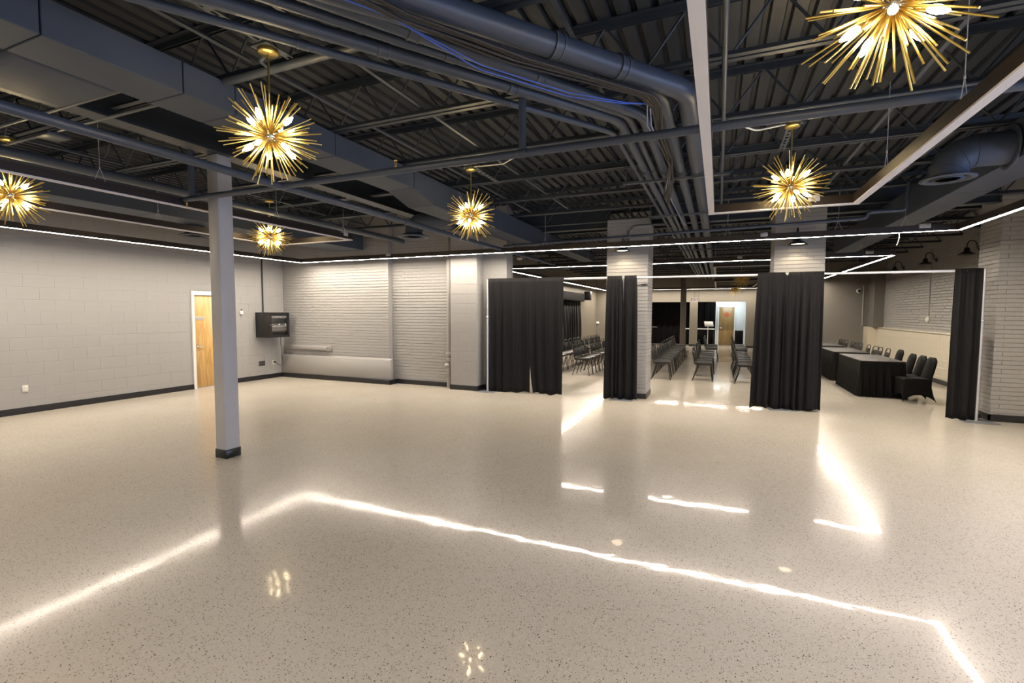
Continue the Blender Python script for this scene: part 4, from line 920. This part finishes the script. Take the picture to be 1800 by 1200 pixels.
# ------------------------------------------------------------------ person standing behind the right-hand drape
def person():
    t = thing('person', 'person in dark clothes behind the right end drape holding something white', 'person', (3.695, 9.84, 0), R(90))
    J = {'pelvis': (0, 0, 0.88, .13, .10), 'belly': (0, 0, 1.02, .125, .095), 'chest': (0, 0.0, 1.22, .145, .10), 'neckb': (0, 0.0, 1.37, .06, .055), 'neck': (0, -0.01, 1.43, .05, .05),
         'sl': (-0.14, 0, 1.33, .05, .05), 'el': (-0.155, 0.02, 1.08, .04, .042), 'wl': (-0.15, -0.04, 0.85, .03, .03),
         'sr': (0.15, 0, 1.33, .055, .05), 'er': (0.17, -0.02, 1.06, .042, .042), 'wr': (0.07, -0.10, 1.15, .032, .03),
         'hl': (-0.085, 0, 0.84, .085, .085), 'kl': (-0.09, -0.01, 0.46, .058, .058), 'al': (-0.09, 0.02, 0.09, .04, .04), 'tl': (-0.10, -0.13, 0.04, .035, .03),
         'hr': (0.085, 0, 0.84, .085, .085), 'kr': (0.09, -0.01, 0.46, .058, .058), 'ar': (0.09, 0.02, 0.09, .04, .04), 'tr': (0.10, -0.13, 0.04, .035, .03)}
    E = [('pelvis', 'belly'), ('belly', 'chest'), ('chest', 'neckb'), ('neckb', 'neck'), ('chest', 'sl'), ('sl', 'el'), ('el', 'wl'), ('chest', 'sr'), ('sr', 'er'), ('er', 'wr'), ('pelvis', 'hl'), ('hl', 'kl'), ('kl', 'al'), ('al', 'tl'), ('pelvis', 'hr'), ('hr', 'kr'), ('kr', 'ar'), ('ar', 'tr')]
    def skin(name, J, E, m, root, sub=1):
        ks = list(J); me = bpy.data.meshes.new(name); me.from_pydata([J[k][:3] for k in ks], [(ks.index(a), ks.index(b_)) for a, b_ in E], [])
        o = bpy.data.objects.new(name, me); COL.objects.link(o)
        o.modifiers.new('skin', 'SKIN')
        if not me.skin_vertices: me.attributes.new('x', 'FLOAT', 'POINT')
        for i, k in enumerate(ks):
            sv = me.skin_vertices[0].data[i]; sv.radius = J[k][3:5]; sv.use_root = (k == root)
        o.modifiers.new('sub', 'SUBSURF').levels = sub
        dg = bpy.context.evaluated_depsgraph_get(); nm = bpy.data.meshes.new_from_object(o.evaluated_get(dg)); bpy.data.objects.remove(o)
        nm.materials.clear(); nm.materials.append(m)
        for p in nm.polygons: p.use_smooth = True
        return link(name, nm, t)
    try: skin('body', J, E, M['clothes'], 'pelvis', 2)
    except Exception as ex: print('SKIN', ex)
    h = MB(); pr = []
    for j in range(13):
        a = math.pi*j/12; pr.append((max(0.0005, 0.075*math.sin(a)*(1.0 if j < 7 else 1.0-0.02*(j-6))), 0.112*-math.cos(a)))
    h.lathe(pr, 20, T(0, -0.02, 1.555) @ Matrix.Diagonal((1, 1.22, 1, 1)))
    h.lathe([(0.016, -0.02), (0.011, 0.01), (0.003, 0.03)], 8, T(0, -0.108, 1.55)); h.build('head', M['skin'], t)
    for s in (-1, 1):
        MB().lathe([(0.001, -0.03), (0.014, -0.015), (0.016, 0.01), (0.001, 0.03)], 8, T(s*0.076, -0.01, 1.55) @ Matrix.Diagonal((0.5, 1, 1, 1))).build('ear', M['skin'], t)
        MB().lathe([(0.001, -0.008), (0.009, 0), (0.001, 0.008)], 8, T(s*0.03, -0.104, 1.575)).build('eye', M['black'], t)
    MB().lathe([(0.082, -0.02), (0.086, 0.03), (0.07, 0.085), (0.03, 0.118), (0.0005, 0.124)], 20, T(0, -0.005, 1.56) @ Matrix.Diagonal((1, 1.2, 1, 1))).build('hair', M['hair'], t)
    # right hand: palm, four fingers and a thumb closed on a small white card
    P = Vector((0.06, -0.115, 1.175))
    hj = {'w': (*P, .022, .018), 'p': (P.x, P.y-0.01, P.z+0.05, .03, .015), 'k': (P.x, P.y-0.015, P.z+0.075, .030, .013)}
    he = [('w', 'p'), ('p', 'k')]
    for i, L in enumerate((0.058, 0.066, 0.062, 0.048)):
        a = 'f%d' % i; dx = -0.026+0.0175*i
        hj[a+'a'] = (P.x+dx, P.y-0.018, P.z+0.085, .009, .009); hj[a+'b'] = (P.x+dx*1.05, P.y-0.036, P.z+0.085+L*0.5, .008, .008); hj[a+'c'] = (P.x+dx*1.05, P.y-0.058, P.z+0.085+L*0.45, .007, .007)
        he += [('k', a+'a'), (a+'a', a+'b'), (a+'b', a+'c')]
    hj['t1'] = (P.x-0.036, P.y-0.02, P.z+0.045, .010, .010); hj['t2'] = (P.x-0.042, P.y-0.045, P.z+0.075, .0085, .0085); hj['t3'] = (P.x-0.034, P.y-0.058, P.z+0.10, .0075, .0075)
    he += [('p', 't1'), ('t1', 't2'), ('t2', 't3')]
    try: skin('hand', hj, he, M['skin'], 'w', 1)
    except Exception as ex: print('SKIN', ex)
    c = thing('white_card', 'small white card held at the right edge of the end drape', 'card', (3.695-P.y+0.03, 9.84+P.x, P.z+0.085), R(90))
    MB().rbox(-0.02, 0.06, -0.004, 0.004, -0.01, 0.07, 0.002, 1).build('sheet', M['white'], c)
person()
